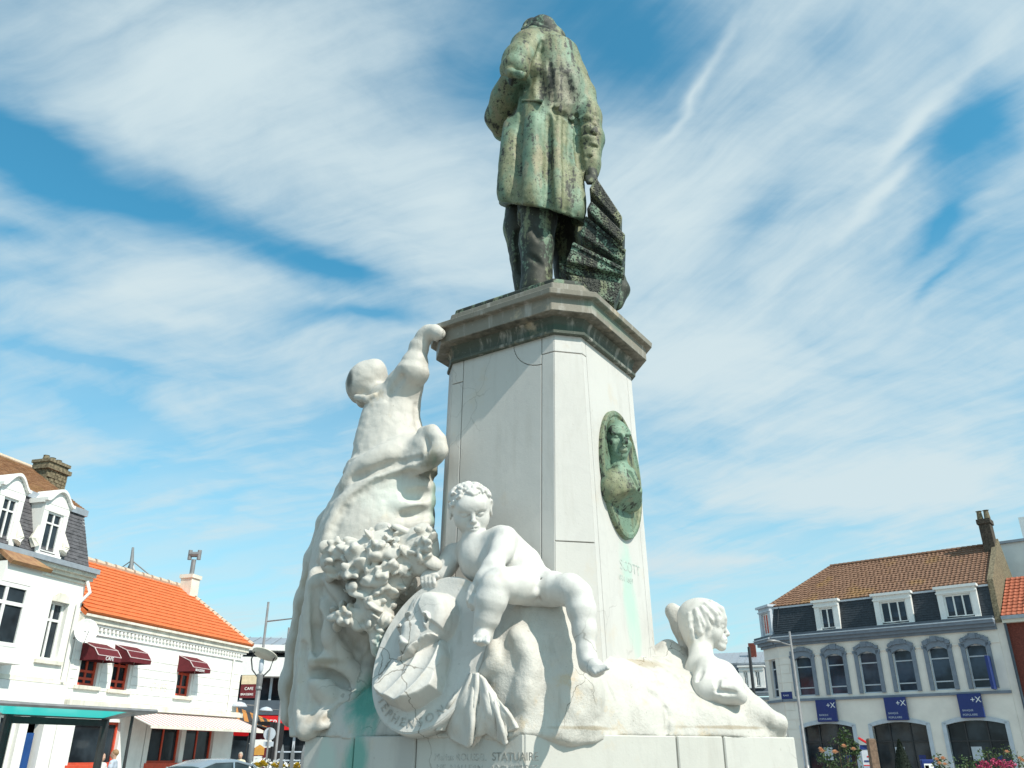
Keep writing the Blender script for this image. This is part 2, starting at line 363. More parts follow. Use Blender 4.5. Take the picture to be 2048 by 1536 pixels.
    def hit(s, x, y, off=0., y0=3.2, y1=7.5):
        """where the sight line through photo pixel (x, y) first meets the form built so far; off > 0 goes deeper"""
        r = ray(x, y); t = np.linspace(y0 / r[1], y1 / r[1], 900); P = CAMP + t[:, None] * r; X, Y, Z = P[:, 0], P[:, 1], P[:, 2]; F = np.full(len(t), .5)
        for o in s.ops:
            if o[0] != 'put': continue
            m = np.all((P > o[2] - o[4] - .02) & (P < o[3] + o[4] + .02), 1)
            if not m.any(): continue
            d = o[1](X[m], Y[m], Z[m]); F[m] = -smin(-F[m], d, o[4]) if o[5] else smin(F[m], d, o[4])
        near = F.min(); i = int(np.argmax(F < max(0, near + 1e-4))) if near >= 0 else int(np.argmax(F < 0)); s.miss = near > .03
        w = 0. if i == 0 or F[i - 1] <= 0 else F[i] / (F[i] - F[i - 1])
        return P[i] + (P[i - 1] - P[i]) * w + r / np.linalg.norm(r) * off
    def on(s, pts, k=.03, sub=False, dip=.3):
        """chain of (x, y, radius) laid on the surface; dip = how deep the centre sits, in radii"""
        fine = []
        for (a, b, r), (c, d, t) in zip(pts[:-1], pts[1:]):
            n = max(1, int(math.hypot(c - a, d - b) / 11)); fine += [(a + (c - a) * i / n, b + (d - b) * i / n, r + (t - r) * i / n) for i in range(n)]
        fine.append(pts[-1]); q = [s.hit(x, y) for x, y, r in fine]; rd = ray(*pts[0][:2]); rd = rd / np.linalg.norm(rd)
        dp = np.array([p[1] for p in q]); m = np.array([np.median(dp[max(0, i - 1):i + 2]) for i in range(len(dp))])
        return s.chain([(atY(x, y, yy) + rd * (r * dip), r) for (x, y, r), yy in zip(fine, m)], k, sub)
    def half(s, p, n, k=.02):
        """cut away everything on the side the normal points to"""
        n = np.array(n, float); n /= np.linalg.norm(n); p = np.array(p, float)
        s.ops.append(('half', p, n, k)); return s
    def do_half(s, p, n, k):
        s.do_put(lambda X, Y, Z: -((X - p[0]) * n[0] + (Y - p[1]) * n[1] + (Z - p[2]) * n[2]), s.lo, s.lo + s.h * (s.n - 1), k, True)
    def rough(s, amp, scale, octv=3, fn=None):
        s.ops.append(('rough', amp, scale, octv, fn)); return s
    def do_rough(s, amp, scale, octv, fn):
        m = np.abs(s.F) < max(4 * s.h, amp * 2.5); i = np.nonzero(m)
        X, Y, Z = (s.lo[a] + s.h * i[a] for a in range(3)); d = amp * vnoise(X.astype(np.float32), Y.astype(np.float32), Z.astype(np.float32), scale, octv)
        if fn is not None: d = d * fn(X, Y, Z)
        s.F[i] += d; return s
    def mesh(s, name, mat, parent=None, loc=None, smooth_it=1):
        s.run(); F = s.F; F[0] = F[-1] = .5; F[:, 0] = F[:, -1] = .5; F[:, :, 0] = F[:, :, -1] = .5
        I = F < 0; n = F.shape
        c = np.zeros(tuple(q - 1 for q in n), np.int8); cr = [(i, j, k) for i in (0, 1) for j in (0, 1) for k in (0, 1)]
        for i, j, k in cr: c += I[i:n[0] - 1 + i, j:n[1] - 1 + j, k:n[2] - 1 + k]
        idx = np.argwhere((c > 0) & (c < 8)); acc = np.zeros((len(idx), 3)); cnt = np.zeros(len(idx))
        vals = [F[idx[:, 0] + i, idx[:, 1] + j, idx[:, 2] + k] for i, j, k in cr]
        for a in range(8):
            for b in range(a + 1, 8):
                da = np.array(cr[b]) - np.array(cr[a])
                if np.abs(da).sum() != 1: continue
                fa, fb = vals[a], vals[b]; m = (fa < 0) != (fb < 0); t = np.where(m, fa / (fa - fb + 1e-12), 0)
                acc += m[:, None] * (np.array(cr[a])[None] + t[:, None] * da[None]); cnt += m
        vert = s.lo + s.h * (idx + acc / np.maximum(cnt, 1)[:, None])
        vid = np.full(c.shape, -1, np.int32); vid[idx[:, 0], idx[:, 1], idx[:, 2]] = np.arange(len(idx))
        quads = []
        for ax in range(3):
            o = [x for x in range(3) if x != ax]
            lo_ = [slice(None)] * 3; hi_ = [slice(None)] * 3; lo_[ax] = slice(0, -1); hi_[ax] = slice(1, None)
            A, Bm = I[tuple(lo_)], I[tuple(hi_)]; e = np.argwhere(A != Bm); e = e[(e[:, o[0]] > 0) & (e[:, o[1]] > 0) & (e[:, o[0]] < n[o[0]] - 1) & (e[:, o[1]] < n[o[1]] - 1)]
            if not len(e): continue
            ins = A[e[:, 0], e[:, 1], e[:, 2]]; d0 = np.zeros(3, int); d0[o[0]] = 1; d1 = np.zeros(3, int); d1[o[1]] = 1
            q = np.stack([vid[tuple((e - x).T)] for x in (d0 * 0, d0, d0 + d1, d1)], 1)
            flip = ins if ax != 1 else ~ins
            q[flip] = q[flip][:, ::-1]
            quads.append(q)
        q = np.concatenate(quads); q = q[(q >= 0).all(1)]
        for _ in range(smooth_it):      # light relaxing pass
            sm = np.zeros_like(vert); ct = np.zeros(len(vert))
            for a in range(4):
                np.add.at(sm, q[:, a], vert[q[:, (a + 1) % 4]]); np.add.at(ct, q[:, a], 1)
                np.add.at(sm, q[:, (a + 1) % 4], vert[q[:, a]]); np.add.at(ct, q[:, (a + 1) % 4], 1)
            vert = .5 * vert + .5 * sm / np.maximum(ct, 1)[:, None]
        if loc is None and parent is None: loc = ((vert[:, 0].min() + vert[:, 0].max()) / 2, (vert[:, 1].min() + vert[:, 1].max()) / 2, vert[:, 2].min())
        tr = vert[q]; vol = (tr[:, 0] * np.cross(tr[:, 1], tr[:, 2])).sum() + (tr[:, 0] * np.cross(tr[:, 2], tr[:, 3])).sum()
        if vol < 0: q = q[:, ::-1]
        off = origin(parent) if parent is not None else np.array(loc)
        me = bpy.data.meshes.new(name); me.vertices.add(len(vert)); me.vertices.foreach_set('co', (vert - off).astype(np.float32).ravel())
        me.loops.add(len(q) * 4); me.loops.foreach_set('vertex_index', q.astype(np.int32).ravel())
        me.polygons.add(len(q)); me.polygons.foreach_set('loop_start', np.arange(0, len(q) * 4, 4, dtype=np.int32)); me.polygons.foreach_set('use_smooth', np.ones(len(q), bool))
        me.update(calc_edges=True); me.validate(); me.materials.append(mat)
        o = bpy.data.objects.new(name, me); COL.objects.link(o)
        if parent is not None: o.parent = parent
        elif loc is not None: o.location = tuple(loc)
        return o
def frame(fwd, up=(0, 0, 1)):
    """rows: right, forward, up"""
    f = np.array(fwd, float); f /= np.linalg.norm(f); r = np.cross(f, np.array(up, float)); r /= np.linalg.norm(r); return np.array([r, f, np.cross(r, f)])
# ================================================================ SETTING
M_white = simple('white_render', (.80, .785, .75), .8, .06, 1.5, streak=.12, bump=.12); M_white2 = simple('white_painted_brick', (.82, .81, .78), .8, .06, 3, streak=.10, bump=.2)
M_trim = simple('cream_stone_trim', (.74, .70, .61), .8, .14, 2.5, streak=.40, bump=.2); M_cream = simple('cream_render', (.80, .735, .67), .85, .06, 1.5, bump=.1)
M_grey = simple('blue_grey_paint', (.185, .215, .265), .55, .12, 4); M_greyd = simple('dark_grey_gutter', (.07, .09, .115), .5, .15, 4); M_silver = simple('pale_blue_grey_paint', (.50, .54, .60), .5, .08, 4)
M_frame = simple('white_window_paint', (.78, .77, .75), .45, .05, 8); M_red = simple('red_window_paint', (.60, .075, .035), .45, .12, 5); M_awn = simple('burgundy_canvas', (.12, .012, .018), .8, .15, 6); M_pipe = simple('awning_piping', (.62, .5, .5), .7, .1, 6)
M_glass = glass('dark_window_glass'); M_glassb = glass('blue_window_glass', (.02, .03, .045)); M_black = simple('dark_interior', (.012, .012, .014), .9, .2, 3)
M_orange = simple('orange_roof_tile', (.62, .155, .045), .8, .14, 9, bump=.2); M_mortar = simple('ridge_mortar', (.60, .47, .36), .9, .15, 12)
M_slate = simple('grey_slate', (.105, .10, .108), .6, .35, 7, streak=.35, bump=.3); M_slated = simple('dark_slate', (.030, .038, .048), .5, .3, 9, bump=.3)
M_brick = simple('red_brick', (.17, .045, .032), .9, .3, 14, bump=.4); M_dbrick = simple('sooty_brick', (.20, .165, .105), .9, .5, 10, streak=.6, bump=.5); M_soot = simple('sooty_dark_brick', (.075, .06, .045), .9, .5, 10, streak=.5, bump=.5); M_zinc = simple('zinc', (.33, .36, .40), .45, .12, 5, metal=.2)
M_metal = simple('grey_painted_metal', (.25, .25, .255), .45, .15, 5, metal=.3); M_metald = simple('dark_metal', (.03, .032, .035), .5, .2, 5); M_blue = simple('blue_sign_panel', (.012, .03, .16), .35, .05, 4); M_letter = simple('white_lettering', (.8, .8, .8), .6, .03, 5)
M_sred = simple('red_shop_sign', (.62, .012, .015), .4, .08, 3); M_teal = simple('teal_shelter_glass', (.13, .42, .42), .25, .10, 2); M_bluedoor = simple('blue_door', (.01, .06, .22), .5, .15, 3); M_leaf = simple('rose_leaf', (.055, .095, .03), .6, .4, 30); M_topi = simple('clipped_yew', (.012, .022, .012), .8, .4, 20)
M_pave = simple('square_paving', (.30, .28, .25), .85, .15, 1.2, bump=.2); M_road = simple('asphalt', (.055, .055, .056), .9, .2, 3)
def tile_mat(name, a, b, spot, amt):
    m, nt, bs = nodes(name); T = NT(nt); p = T.pos(); c = T.mix(T.ramp(T.noise(p, 5, 4), .35, .65), a, b); c = T.mix(T.math('MULTIPLY', T.ramp(T.noise(T.scale(p, (1, 1, .45)), .55, 4), .55, .68), amt), c, spot)
    c = T.mix(T.math('MULTIPLY', T.ramp(T.noise(p, 2.2, 4, .7), .5, .7), .45), c, tuple(q * .45 for q in a)); T.lk(c, bs.inputs['Base Color']); bs.inputs['Roughness'].default_value = .85; return m
M_pan = tile_mat('brown_pantile', (.165, .085, .05), (.225, .125, .08), (.28, .16, .04), .45); M_pan2 = tile_mat('brown_flat_tile', (.27, .135, .07), (.36, .20, .10), (.34, .22, .06), .4); M_redtile = tile_mat('red_pantile', (.34, .085, .04), (.42, .13, .07), (.10, .05, .04), .6)
def stripes(name, a, b, scale, axis):
    m, nt, bs = nodes(name); T = NT(nt); p = T.vm('DOT_PRODUCT', T.pos(), axis).outputs['Value']; f = T.math('GREATER_THAN', T.math('FRACT', T.math('MULTIPLY', p, scale)), .5)
    T.lk(T.mix(f, a, b), bs.inputs['Base Color']); bs.inputs['Roughness'].default_value = .85; return m

gm = MB(); gm.box(-400, 400, -60, 700, -.5, 0); gm.build('ground', M_pave, kind='structure')
rd = MB(); rd.add([(-14, -40, .004), (-7.5, -40, .004), (4, 60, .004), (-3, 60, .004)], [(0, 1, 2, 3)]); rd.build('road', M_road, kind='structure')

class Fac:
    """a facade plane through p0: s runs along it, z up, n outwards"""
    def __init__(s, p0, d, n_sign=1):
        s.p0 = np.array([*p0, 0.]); d = np.array([*d, 0.]); s.d = d / np.linalg.norm(d); s.n = np.cross(s.d, EZ) * n_sign
    def pt(s, a, z, n=0.): return s.p0 + s.d * a + s.n * n + np.array([0, 0, z])
    def px(s, x, y, n=0.):
        r = ray(x, y); q = s.p0 + s.n * n; t = (q - CAMP).dot(s.n) / r.dot(s.n); p = CAMP + r * t; return float((p - s.p0).dot(s.d)), float(p[2])
    def F(s): return lambda a, z, n: s.pt(a, z, n)
def wall_cells(mb, s0, s1, z0, z1, holes, n0, n1):
    S = sorted({s0, s1, *[h[0] for h in holes], *[h[1] for h in holes]}); Z = sorted({z0, z1, *[h[2] for h in holes], *[h[3] for h in holes]})
    S = [q for q in S if s0 <= q <= s1]; Z = [q for q in Z if z0 <= q <= z1]
    for za, zb in zip(Z[:-1], Z[1:]):
        run = None
        for sa, sb in zip(S[:-1], S[1:]):
            m = ((sa + sb) / 2, (za + zb) / 2); hole = any(h[0] < m[0] < h[1] and h[2] < m[1] < h[3] for h in holes)
            if hole:
                if run is not None: mb.box(run, sa, za, zb, n0, n1); run = None
            elif run is None: run = sa
        if run is not None: mb.box(run, s1, za, zb, n0, n1)
def window(fac, par, s0, s1, z0, z1, mat_f, bars_s=(), bars_z=(), depth=.18, w=.07, glassm=None, nm='window', sill=None, arch=0.):
    m = MB(fac.F()); d0, d1 = -depth - .05, -depth + .03
    m.box(s0, s0 + w, z0, z1, d0, d1); m.box(s1 - w, s1, z0, z1, d0, d1); m.box(s0 + w, s1 - w, z0, z0 + w, d0, d1); m.box(s0 + w, s1 - w, z1 - w, z1, d0, d1)
    for q in bars_s: c = s0 + (s1 - s0) * q; m.box(c - w * .45, c + w * .45, z0 + w, z1 - w, d0, d1 - .01)
    for q in bars_z: c = z0 + (z1 - z0) * q; m.box(s0 + w, s1 - w, c - w * .45, c + w * .45, d0 + .005, d1 - .005)
    f = m.build(nm, mat_f, par)
    S = [0, *bars_s, 1]; Z = [0, *bars_z, 1]
    for a, b in zip(S[:-1], S[1:]):
        for c, d in zip(Z[:-1], Z[1:]):
            g_ = MB(fac.F()); sa, sb = s0 + (s1 - s0) * a + w * .4, s0 + (s1 - s0) * b - w * .4; za, zb = z0 + (z1 - z0) * c + w * .4, z0 + (z1 - z0) * d - w * .4
            g_.box(sa, sb, za, zb, d0 + .01, d0 + .03); g_.build('pane', glassm or M_glass, f)
    if sill: g_ = MB(fac.F()); g_.box(s0 - sill, s1 + sill, z0 - .12, z0 - .002, -depth, .10); g_.build('sill', M_trim, f)
    return f
def slope_tiles(fac, name, mat, par, quad, ns, nr, h=.035, pan=True, lo=0):
    """courses of tiles on a sloping quad (BL, BR, TR, TL as (s, z, n)); real geometry, one joined part"""
    P = [np.array(fac.pt(*q)) for q in quad]; nrm = np.cross(P[1] - P[0], P[3] - P[0]); nrm /= np.linalg.norm(nrm)
    if nrm[2] < 0: nrm = -nrm
    V_, F_ = [], []
    def at(a, b): return (P[0] * (1 - a) + P[1] * a) * (1 - b) + (P[3] * (1 - a) + P[2] * a) * b
    wid = np.linalg.norm(P[1] - P[0])
    for r in range(nr):
        b0, b1 = r / nr, min(1, (r + 1.12) / nr); w_ = np.linalg.norm(at(1, b0) - at(0, b0)); n_ = max(2, int(ns * w_ / wid + .5)); k = 3 if pan else 1
        for i in range(n_ * k + 1):
            a = i / (n_ * k); hh = h * (1 + (.9 * math.cos(6.2832 * i / k) if pan else 0)) + (rng.rand() * .012); V_ += [at(a, b0) + nrm * (hh + h), at(a, b1) + nrm * hh * .6, at(a, b0) - nrm * .02]
        base = len(V_) - 3 * (n_ * k + 1)
        for i in range(n_ * k): q = base + 3 * i; F_ += [(q, q + 3, q + 4, q + 1), (q + 2, q + 5, q + 3, q)]
    o = mesh_obj(name, V_, F_, mat, par); o['kind'] = 'stuff'; return o
def prism_quad(par, name, mat, pts, thick):
    P = [np.array(p) for p in pts]; n = np.cross(P[1] - P[0], P[-1] - P[0]); n /= np.linalg.norm(n)
    if n[2] < 0: n = -n
    m = MB(); k = len(P); m.add(P + [p - n * thick for p in P], [tuple(range(k)), tuple(range(k, 2 * k))[::-1]] + [(i, (i + 1) % k, k + (i + 1) % k, k + i) for i in range(k)]); return m.build(name, mat, par)
def canopy(fac, par, s0, s1, z1, out, drop, mat, name='awning'):
    """wedge awning: hinged at z1 on the wall, front edge 'out' away and 'drop' lower, with cheeks and a valance"""
    m = MB(fac.F()); A = [(s0, z1, .01), (s1, z1, .01), (s1, z1 - drop * .35, out * .72), (s0, z1 - drop * .35, out * .72), (s0, z1 - drop * .75, out), (s1, z1 - drop * .75, out), (s0, z1 - drop, out), (s1, z1 - drop, out), (s0, z1 - drop, .01), (s1, z1 - drop, .01)]
    m.add(A, [(0, 1, 2, 3), (3, 2, 5, 4), (4, 5, 7, 6), (0, 3, 4, 6, 8), (1, 9, 7, 5, 2), (0, 8, 9, 1)]); o = m.build(name, mat, par)
    for e in ((A[3], A[2]), (A[4], A[5]), (A[0], A[3]), (A[3], A[4]), (A[1], A[2]), (A[2], A[5])):
        m = MB(); m.tube([fac.pt(*e[0]), fac.pt(*e[1])], .016, 5); m.build('piping', M_pipe, o)
    return o

# ---------------------------------------------------------------- CAFE (left)
FC = Fac((-14.8, 29.2), (.277, .961), 1)
if FC.n[0] < 0: FC.n = -FC.n
sL = FC.px(160, 1229)[0]; sR = FC.px(488, 1298)[0]; zE = 6.05
cafe = thing('cafe', FC.pt((sL + sR) / 2, 0), 'low white cafe with bright orange tiled roof and three burgundy window awnings', 'building')
def pxr(fac, x0, y0, x1, y1): a = fac.px(x0, y0); b = fac.px(x1, y1); return min(a[0], b[0]), max(a[0], b[0]), min(a[1], b[1]), max(a[1], b[1])
def bl_tr(fac, bl, br, top):
    a, b, c = fac.px(*bl), fac.px(*br), fac.px(*top); return a[0], b[0], (a[1] + b[1]) / 2, c[1]
cw_ = [bl_tr(FC, (153.7, 1369), (190, 1374), (175, 1290)), bl_tr(FC, (219, 1378), (252.4, 1381), (240, 1296)), bl_tr(FC, (349.7, 1390.5), (377, 1394), (372, 1318))]
zled = FC.px(300, 1418)[1]
gw = [bl_tr(FC, (135, 1528), (228, 1532), (140, 1440)), bl_tr(FC, (264, 1560), (292, 1560), (290, 1449)), bl_tr(FC, (292, 1526), (355, 1526), (300, 1452)), bl_tr(FC, (364, 1525), (421, 1524), (372, 1456))]
gw[1] = (gw[1][0] + .3, gw[2][0] - .25, 0.05, gw[1][3])
mb = MB(FC.F()); wall_cells(mb, sL + .02, sR, 0, zE, cw_ + gw, -.30, 0); mb.build('wall', M_white2, cafe)
mb = MB(FC.F()); mb.box(sL + .02, sR, 0, zE, -7.5, -1.4); mb.build('interior', M_black, cafe)
# stone courses, each block proud of the wall
zc = zled + .15; row = 0
while zc < zE - 1.15:
    z1 = zc + .30; segs = [(sL + .1, sR - .05)]
    for h in cw_:
        if h[2] - .25 < z1 and h[3] + .1 > zc: segs = [q for a, b in segs for q in ((a, min(b, h[0] - .12)), (max(a, h[1] + .12), b)) if q[1] - q[0] > .15]
    for a, b in segs:
        n_ = max(1, round((b - a) / .95)); off = (.5 if row % 2 else 0) / n_ if n_ > 1 else 0; cuts = [a] + [a + (b - a) * (i / n_ + off * .9) for i in range(0 if off else 1, n_)] + [b]
        for c, d in zip(cuts[:-1], cuts[1:]):
            m = MB(FC.F()); m.box(c + .012, d - .012, zc + .012, z1 - .012, .001, .022 + .006 * rng.rand()); m.build('stone_block', M_white2, cafe)
    zc = z1; row += 1
for i, (h, bz) in enumerate(zip(cw_, ((.18, .36), (.2, .58), (.25, .6)))):
    window(FC, cafe, h[0], h[1], h[2], h[3], M_red, (.5,), bz, .14, .09, sill=.18); aw = canopy(FC, cafe, h[0] - .12, h[1] + .14, h[3] + .10, .75, .62, M_awn)
    if i != 1: a = FC.pt(h[1] - (.62 if i == 0 else .85), h[3] - .50, .757); text('lettering', 'CAFE' if i == 0 else 'BRASSERIE', .17 if i == 0 else .13, M_letter, aw, a, FC.d, EZ, .004)
text('lettering', 'CAFE', .42, M_trim, cafe, FC.pt(*FC.px(298, 1380), .03), FC.d, EZ, .004)
for k, h in enumerate(gw):
    if k != 1: window(FC, cafe, h[0], h[1], max(h[2], .55), h[3], M_red, (.5,) if k else (), (), .16, .08); m = MB(FC.F()); m.box(h[0] - .1, h[1] + .1, .40, max(h[2], .55), -.1, .06); m.build('red_sill', M_red, cafe)
m = MB(FC.F()); m.box(gw[1][0] + .05, gw[1][1] - .05, .05, gw[1][3] - .05, -.28, -.22); m.build('door', M_black, cafe)
for (z0, z1, n1) in ((zE - .62, zE - .56, .06), (zE - .34, zE - .26, .10), (zE - .26, zE - .08, .16), (zE - .08, zE + .05, .26)): m = MB(FC.F()); m.box(sL + .03, sR + n1, z0, z1, -.1, n1); m.build('cornice', M_trim if n1 > .12 else M_white2, cafe)
n_ = 46
m = MB(FC.F())
for i in range(n_): a = sL + .6 + (sR - sL - .7) * i / n_; m.box(a, a + .11, zE - .46, zE - .36, 0, .09)
o = m.build('dentil_course', M_white2, cafe); o['kind'] = 'stuff'
m = MB(FC.F()); m.box(sL + .05, sR + .12, zled - .10, zled + .10, -.05, .28); m.build('ledge', M_trim, cafe)
nR = -3.6; rL = FC.px(176, 1125, nR); rR = FC.px(366, 1176, nR); zR = rR[1]
slope_tiles(FC, 'roof_tiles', M_orange, cafe, [(sL, zE + .05, .30), (sR + .25, zE + .05, .30), (rR[0], zR, nR), (sL, zR, nR)], 46, 15, .022, False)
prism_quad(cafe, 'roof', M_orange, [FC.pt(sL, zE + .03, .28), FC.pt(sR + .23, zE + .03, .28), FC.pt(rR[0], zR - .03, nR), FC.pt(sL, zR - .03, nR)], .12)
prism_quad(cafe, 'roof', M_orange, [FC.pt(sR + .23, zE + .03, .28), FC.pt(sR + .23, zE + .03, -7.4), FC.pt(rR[0], zR - .03, nR)], .1)
rm = MB()
for i in range(17): t0, t1 = i / 17, (i + .86) / 17; a, b = FC.pt(sL * (1 - t0) + rR[0] * t0, zR + .04, nR), FC.pt(sL * (1 - t1) + rR[0] * t1, zR + .04, nR); m = MB(); m.tube([a, b], [.15, .12], 8); m.build('ridge_tile', M_mortar, cafe)
for i in range(16): t0, t1 = i / 16, (i + .86) / 16; A, B = np.array(FC.pt(rR[0], zR, nR)), np.array(FC.pt(sR + .24, zE + .06, .29)); m = MB(); m.tube([A * (1 - t0) + B * t0, A * (1 - t1) + B * t1], [.11, .13], 6); m.build('hip_tile', M_mortar, cafe)
cs, cz = FC.px(376, 1195, nR + .4)
m = MB(FC.F()); m.box(cs - .32, cs + .28, cz - .6, cz + .85, nR + .1, nR + .7); ch = m.build('chimney', M_trim, cafe)
m = MB(FC.F()); m.box(cs - .38, cs + .34, cz + .85, cz + 1.02, nR + .04, nR + .76); m.build('cap', M_trim, ch)
m = MB(); c = FC.pt(cs, cz + 1.02, nR + .4); m.lathe(c, [(.11, 0), (.11, .75), (.09, .75)], 10); m.build('flue', M_metal, ch)
m = MB(); m.tube([c + [-.22, 0, 1.0], c + [.22, 0, 1.0]], .13, 8); m.tube([c + [-.22, 0, .75], c + [-.22, 0, 1.2]], .10, 8); m.tube([c + [.22, 0, .75], c + [.22, 0, 1.2]], .10, 8); m.build('cowl', M_metal, ch)
# drain pipe and striped awning over the terrace windows
m = MB(); m.tube([FC.pt(sR - .75, zE - .6, .08), FC.pt(sR - .75, zled + .1, .08)], .04, 6); m.build('drain_pipe', M_white, cafe)
M_str = stripes('striped_awning_cloth', (.74, .70, .66), (.46, .27, .27), 3.6, tuple(FC.d))
a0, a1 = gw[1][0] - 1.6, sR - .1
prism_quad(cafe, 'striped_awning', M_str, [FC.pt(a0, zled - .12, .12), FC.pt(a1, zled - .12, .12), FC.pt(a1 + .1, zled - .62, 1.45), FC.pt(a0, zled - .62, 1.45)], .03)
m = MB(FC.F()); m.box(a0, a1 + .1, zled - .72, zled - .62, 1.43, 1.46); m.build('valance', M_trim, cafe)
# satellite dish on the cafe wall
ds = FC.px(172, 1262, .5); c = FC.pt(ds[0], ds[1], .5); dn = np.array([.60, -.78, .15]); dn /= np.linalg.norm(dn); fx = frame(dn)
dish = thing('satellite_dish', c, 'round white satellite dish fixed to the cafe wall under the eaves', 'satellite dish')
m = MB(); m.rings([[tuple(c + fx[0] * r * math.cos(t * .349) + fx[2] * r * math.sin(t * .349) * 1.08 + fx[1] * d) for t in range(18)] for r, d in ((.02, -.06), (.18, -.045), (.35, .015), (.375, .035), (.35, .0), (.05, -.08))], cap=True); m.build('reflector', M_frame, dish, True)
m = MB(); m.tube([c + fx[2] * -.40, c + fx[1] * .42 - fx[2] * .12], .014, 5); m.box(0, 0, 0, 0, 0, 0) if False else None; m.build('feed_arm', M_metal, dish)
m = MB(); m.tube([c - fx[1] * .05, FC.pt(ds[0], ds[1] - .25, 0)], .03, 6); m.build('bracket', M_metal, dish)

# ---------------------------------------------------------------- WHITE MANSARD HOUSE (far left)
wh = thing('town_house', FC.pt(sL - 4, 0), 'tall white town house with slate mansard, two arched dormers and brick chimney', 'building')
zW = FC.px(184, 1148)[1]; s0 = sL - 9.5; s1 = sL - .02
tw = bl_tr(FC, (78, 1319), (113.5, 1321.5), (118, 1200)); tw = (tw[0], tw[1], tw[2], FC.px(105, 1200)[1])
zb = FC.px(100, 1363)[1]; zg = FC.px(100, 1408)[1]
sh = [bl_tr(FC, (38, 1536), (70, 1536), (52, 1430)), bl_tr(FC, (0, 1536), (20, 1536), (10, 1425))]
sh = [(sh[0][0], sh[0][1], .05, sh[0][3]), (sh[1][0] - 1.2, sh[1][1], .6, sh[0][3])]
mb = MB(FC.F()); wall_cells(mb, s0, s1, 0, zW, [tw] + sh, -.35, 0); mb.build('wall', M_white, wh)
mb = MB(FC.F()); mb.box(s0, s1, 0, zW, -7.5, -1.4); mb.build('interior', M_black, wh)
window(FC, wh, *tw, M_frame, (.42,), (.68,), .2, .09, sill=.2)
m = MB(FC.F())
for k in range(9): t0, t1 = k / 9, (k + 1) / 9; f_ = lambda t: tw[3] + .22 * math.sin(math.pi * t); m.box(tw[0] + (tw[1] - tw[0]) * t0, tw[0] + (tw[1] - tw[0]) * t1, tw[3] - .02, max(f_(t0), f_(t1)) + .05, -.02, .05)
m.build('window_hood', M_trim, wh)
m = MB(FC.F()); m.box(s0, s1, zb - .06, zb + .08, 0, .08); m.build('string_course', M_trim, wh); m = MB(FC.F()); m.box(s0, s1 - .05, zg, zb - .08, 0, .16); m.build('fascia_panel', M_frame, wh)
m = MB(FC.F()); m.box(sh[0][0] + .1, sh[0][1] - .1, .05, sh[0][3] - .5, -.3, -.22); m.build('door', M_bluedoor, wh); window(FC, wh, *sh[1], M_white, (.6,), (), .2, .10)
for i, (z0, z1, n1) in enumerate(((zW - .42, zW - .36, .07), (zW - .30, zW - .18, .16), (zW - .18, zW - .06, .28), (zW - .06, zW + .10, .40))): m = MB(FC.F()); m.box(s0, s1 + .12, z0, z1, -.1, n1); m.build('cornice', M_trim if i != 3 else M_zinc, wh)
# bay window at the frame edge
by = bl_tr(FC, (-30, 1300), (30, 1300), (30, 1165)); b0_, b1_ = s0 + 5.4, FC.px(42, 1240, .7)[0]; zb0, zb1 = FC.px(30, 1296, .7)[1], FC.px(30, 1168, .7)[1]
m = MB(FC.F()); m.box(b0_, b1_ + .35, zb0 - .45, zb0, 0, .75); m.box(b0_, b1_ + .35, zb1 + .02, zb1 + .62, 0, .75); m.box(b1_ + .02, b1_ + .35, zb0, zb1 + .02, 0, .75); m.build('bay', M_white, wh)
fb = Fac((FC.p0 + FC.n * .95)[:2], FC.d[:2]); fb.n = FC.n; window(fb, wh, b1_ - 2.4, b1_ + .02, zb0, zb1, M_frame, (.2, .66), (.68,), .22, .12)
prism_quad(wh, 'bay_roof', M_pan2, [FC.pt(b0_, zb1 + .62, .95), FC.pt(b1_ + .55, zb1 + .62, .95), FC.pt(b1_ - .1, zb1 + 1.25, .02), FC.pt(b0_, zb1 + 1.25, .02)], .12)
# mansard of slates
nM = -.75; zM = FC.px(186, 1037, nM)[1]
prism_quad(wh, 'mansard', M_slate, [FC.pt(s0, zW + .1, -.02), FC.pt(s1, zW + .1, -.02), FC.pt(s1, zM, nM), FC.pt(s0, zM, nM)], .2)
slope_tiles(FC, 'slates', M_slate, wh, [(s0, zW + .1, 0), (s1, zW + .1, 0), (s1, zM, nM + .02), (s0, zM, nM + .02)], 44, 16, .010, False)
prism_quad(wh, 'gable_edge', M_white, [FC.pt(s1, zW + .1, 0), FC.pt(s1, zM + .1, nM), FC.pt(s1, zM + .1, -6.8), FC.pt(s1, zW, -7.4)], .12)
m = MB(FC.F()); m.box(s0, s1 + .08, zM - .06, zM + .16, nM - .1, nM + .14); m.build('zinc_flashing', M_zinc, wh)
nT = -4.2; sT = FC.px(60, 936, nT); zT = sT[1]
prism_quad(wh, 'roof', M_pan2, [FC.pt(s0, zM + .16, nM), FC.pt(s1 + .1, zM + .16, nM), FC.pt(sT[0], zT, nT), FC.pt(s0, zT, nT)], .15)
prism_quad(wh, 'roof', M_pan2, [FC.pt(s1 + .1, zM + .16, nM), FC.pt(s1 + .1, zM + .16, -7.4), FC.pt(sT[0], zT, nT)], .1)
slope_tiles(FC, 'roof_tiles', M_pan2, wh, [(s0, zM + .17, nM), (s1 + .1, zM + .17, nM), (sT[0], zT + .01, nT), (s0, zT + .01, nT)], 50, 26, .016, False)
m = MB(); m.tube([FC.pt(s0, zT + .03, nT), FC.pt(sT[0], zT + .03, nT)], .1, 6); m.build('ridge', M_mortar, wh)
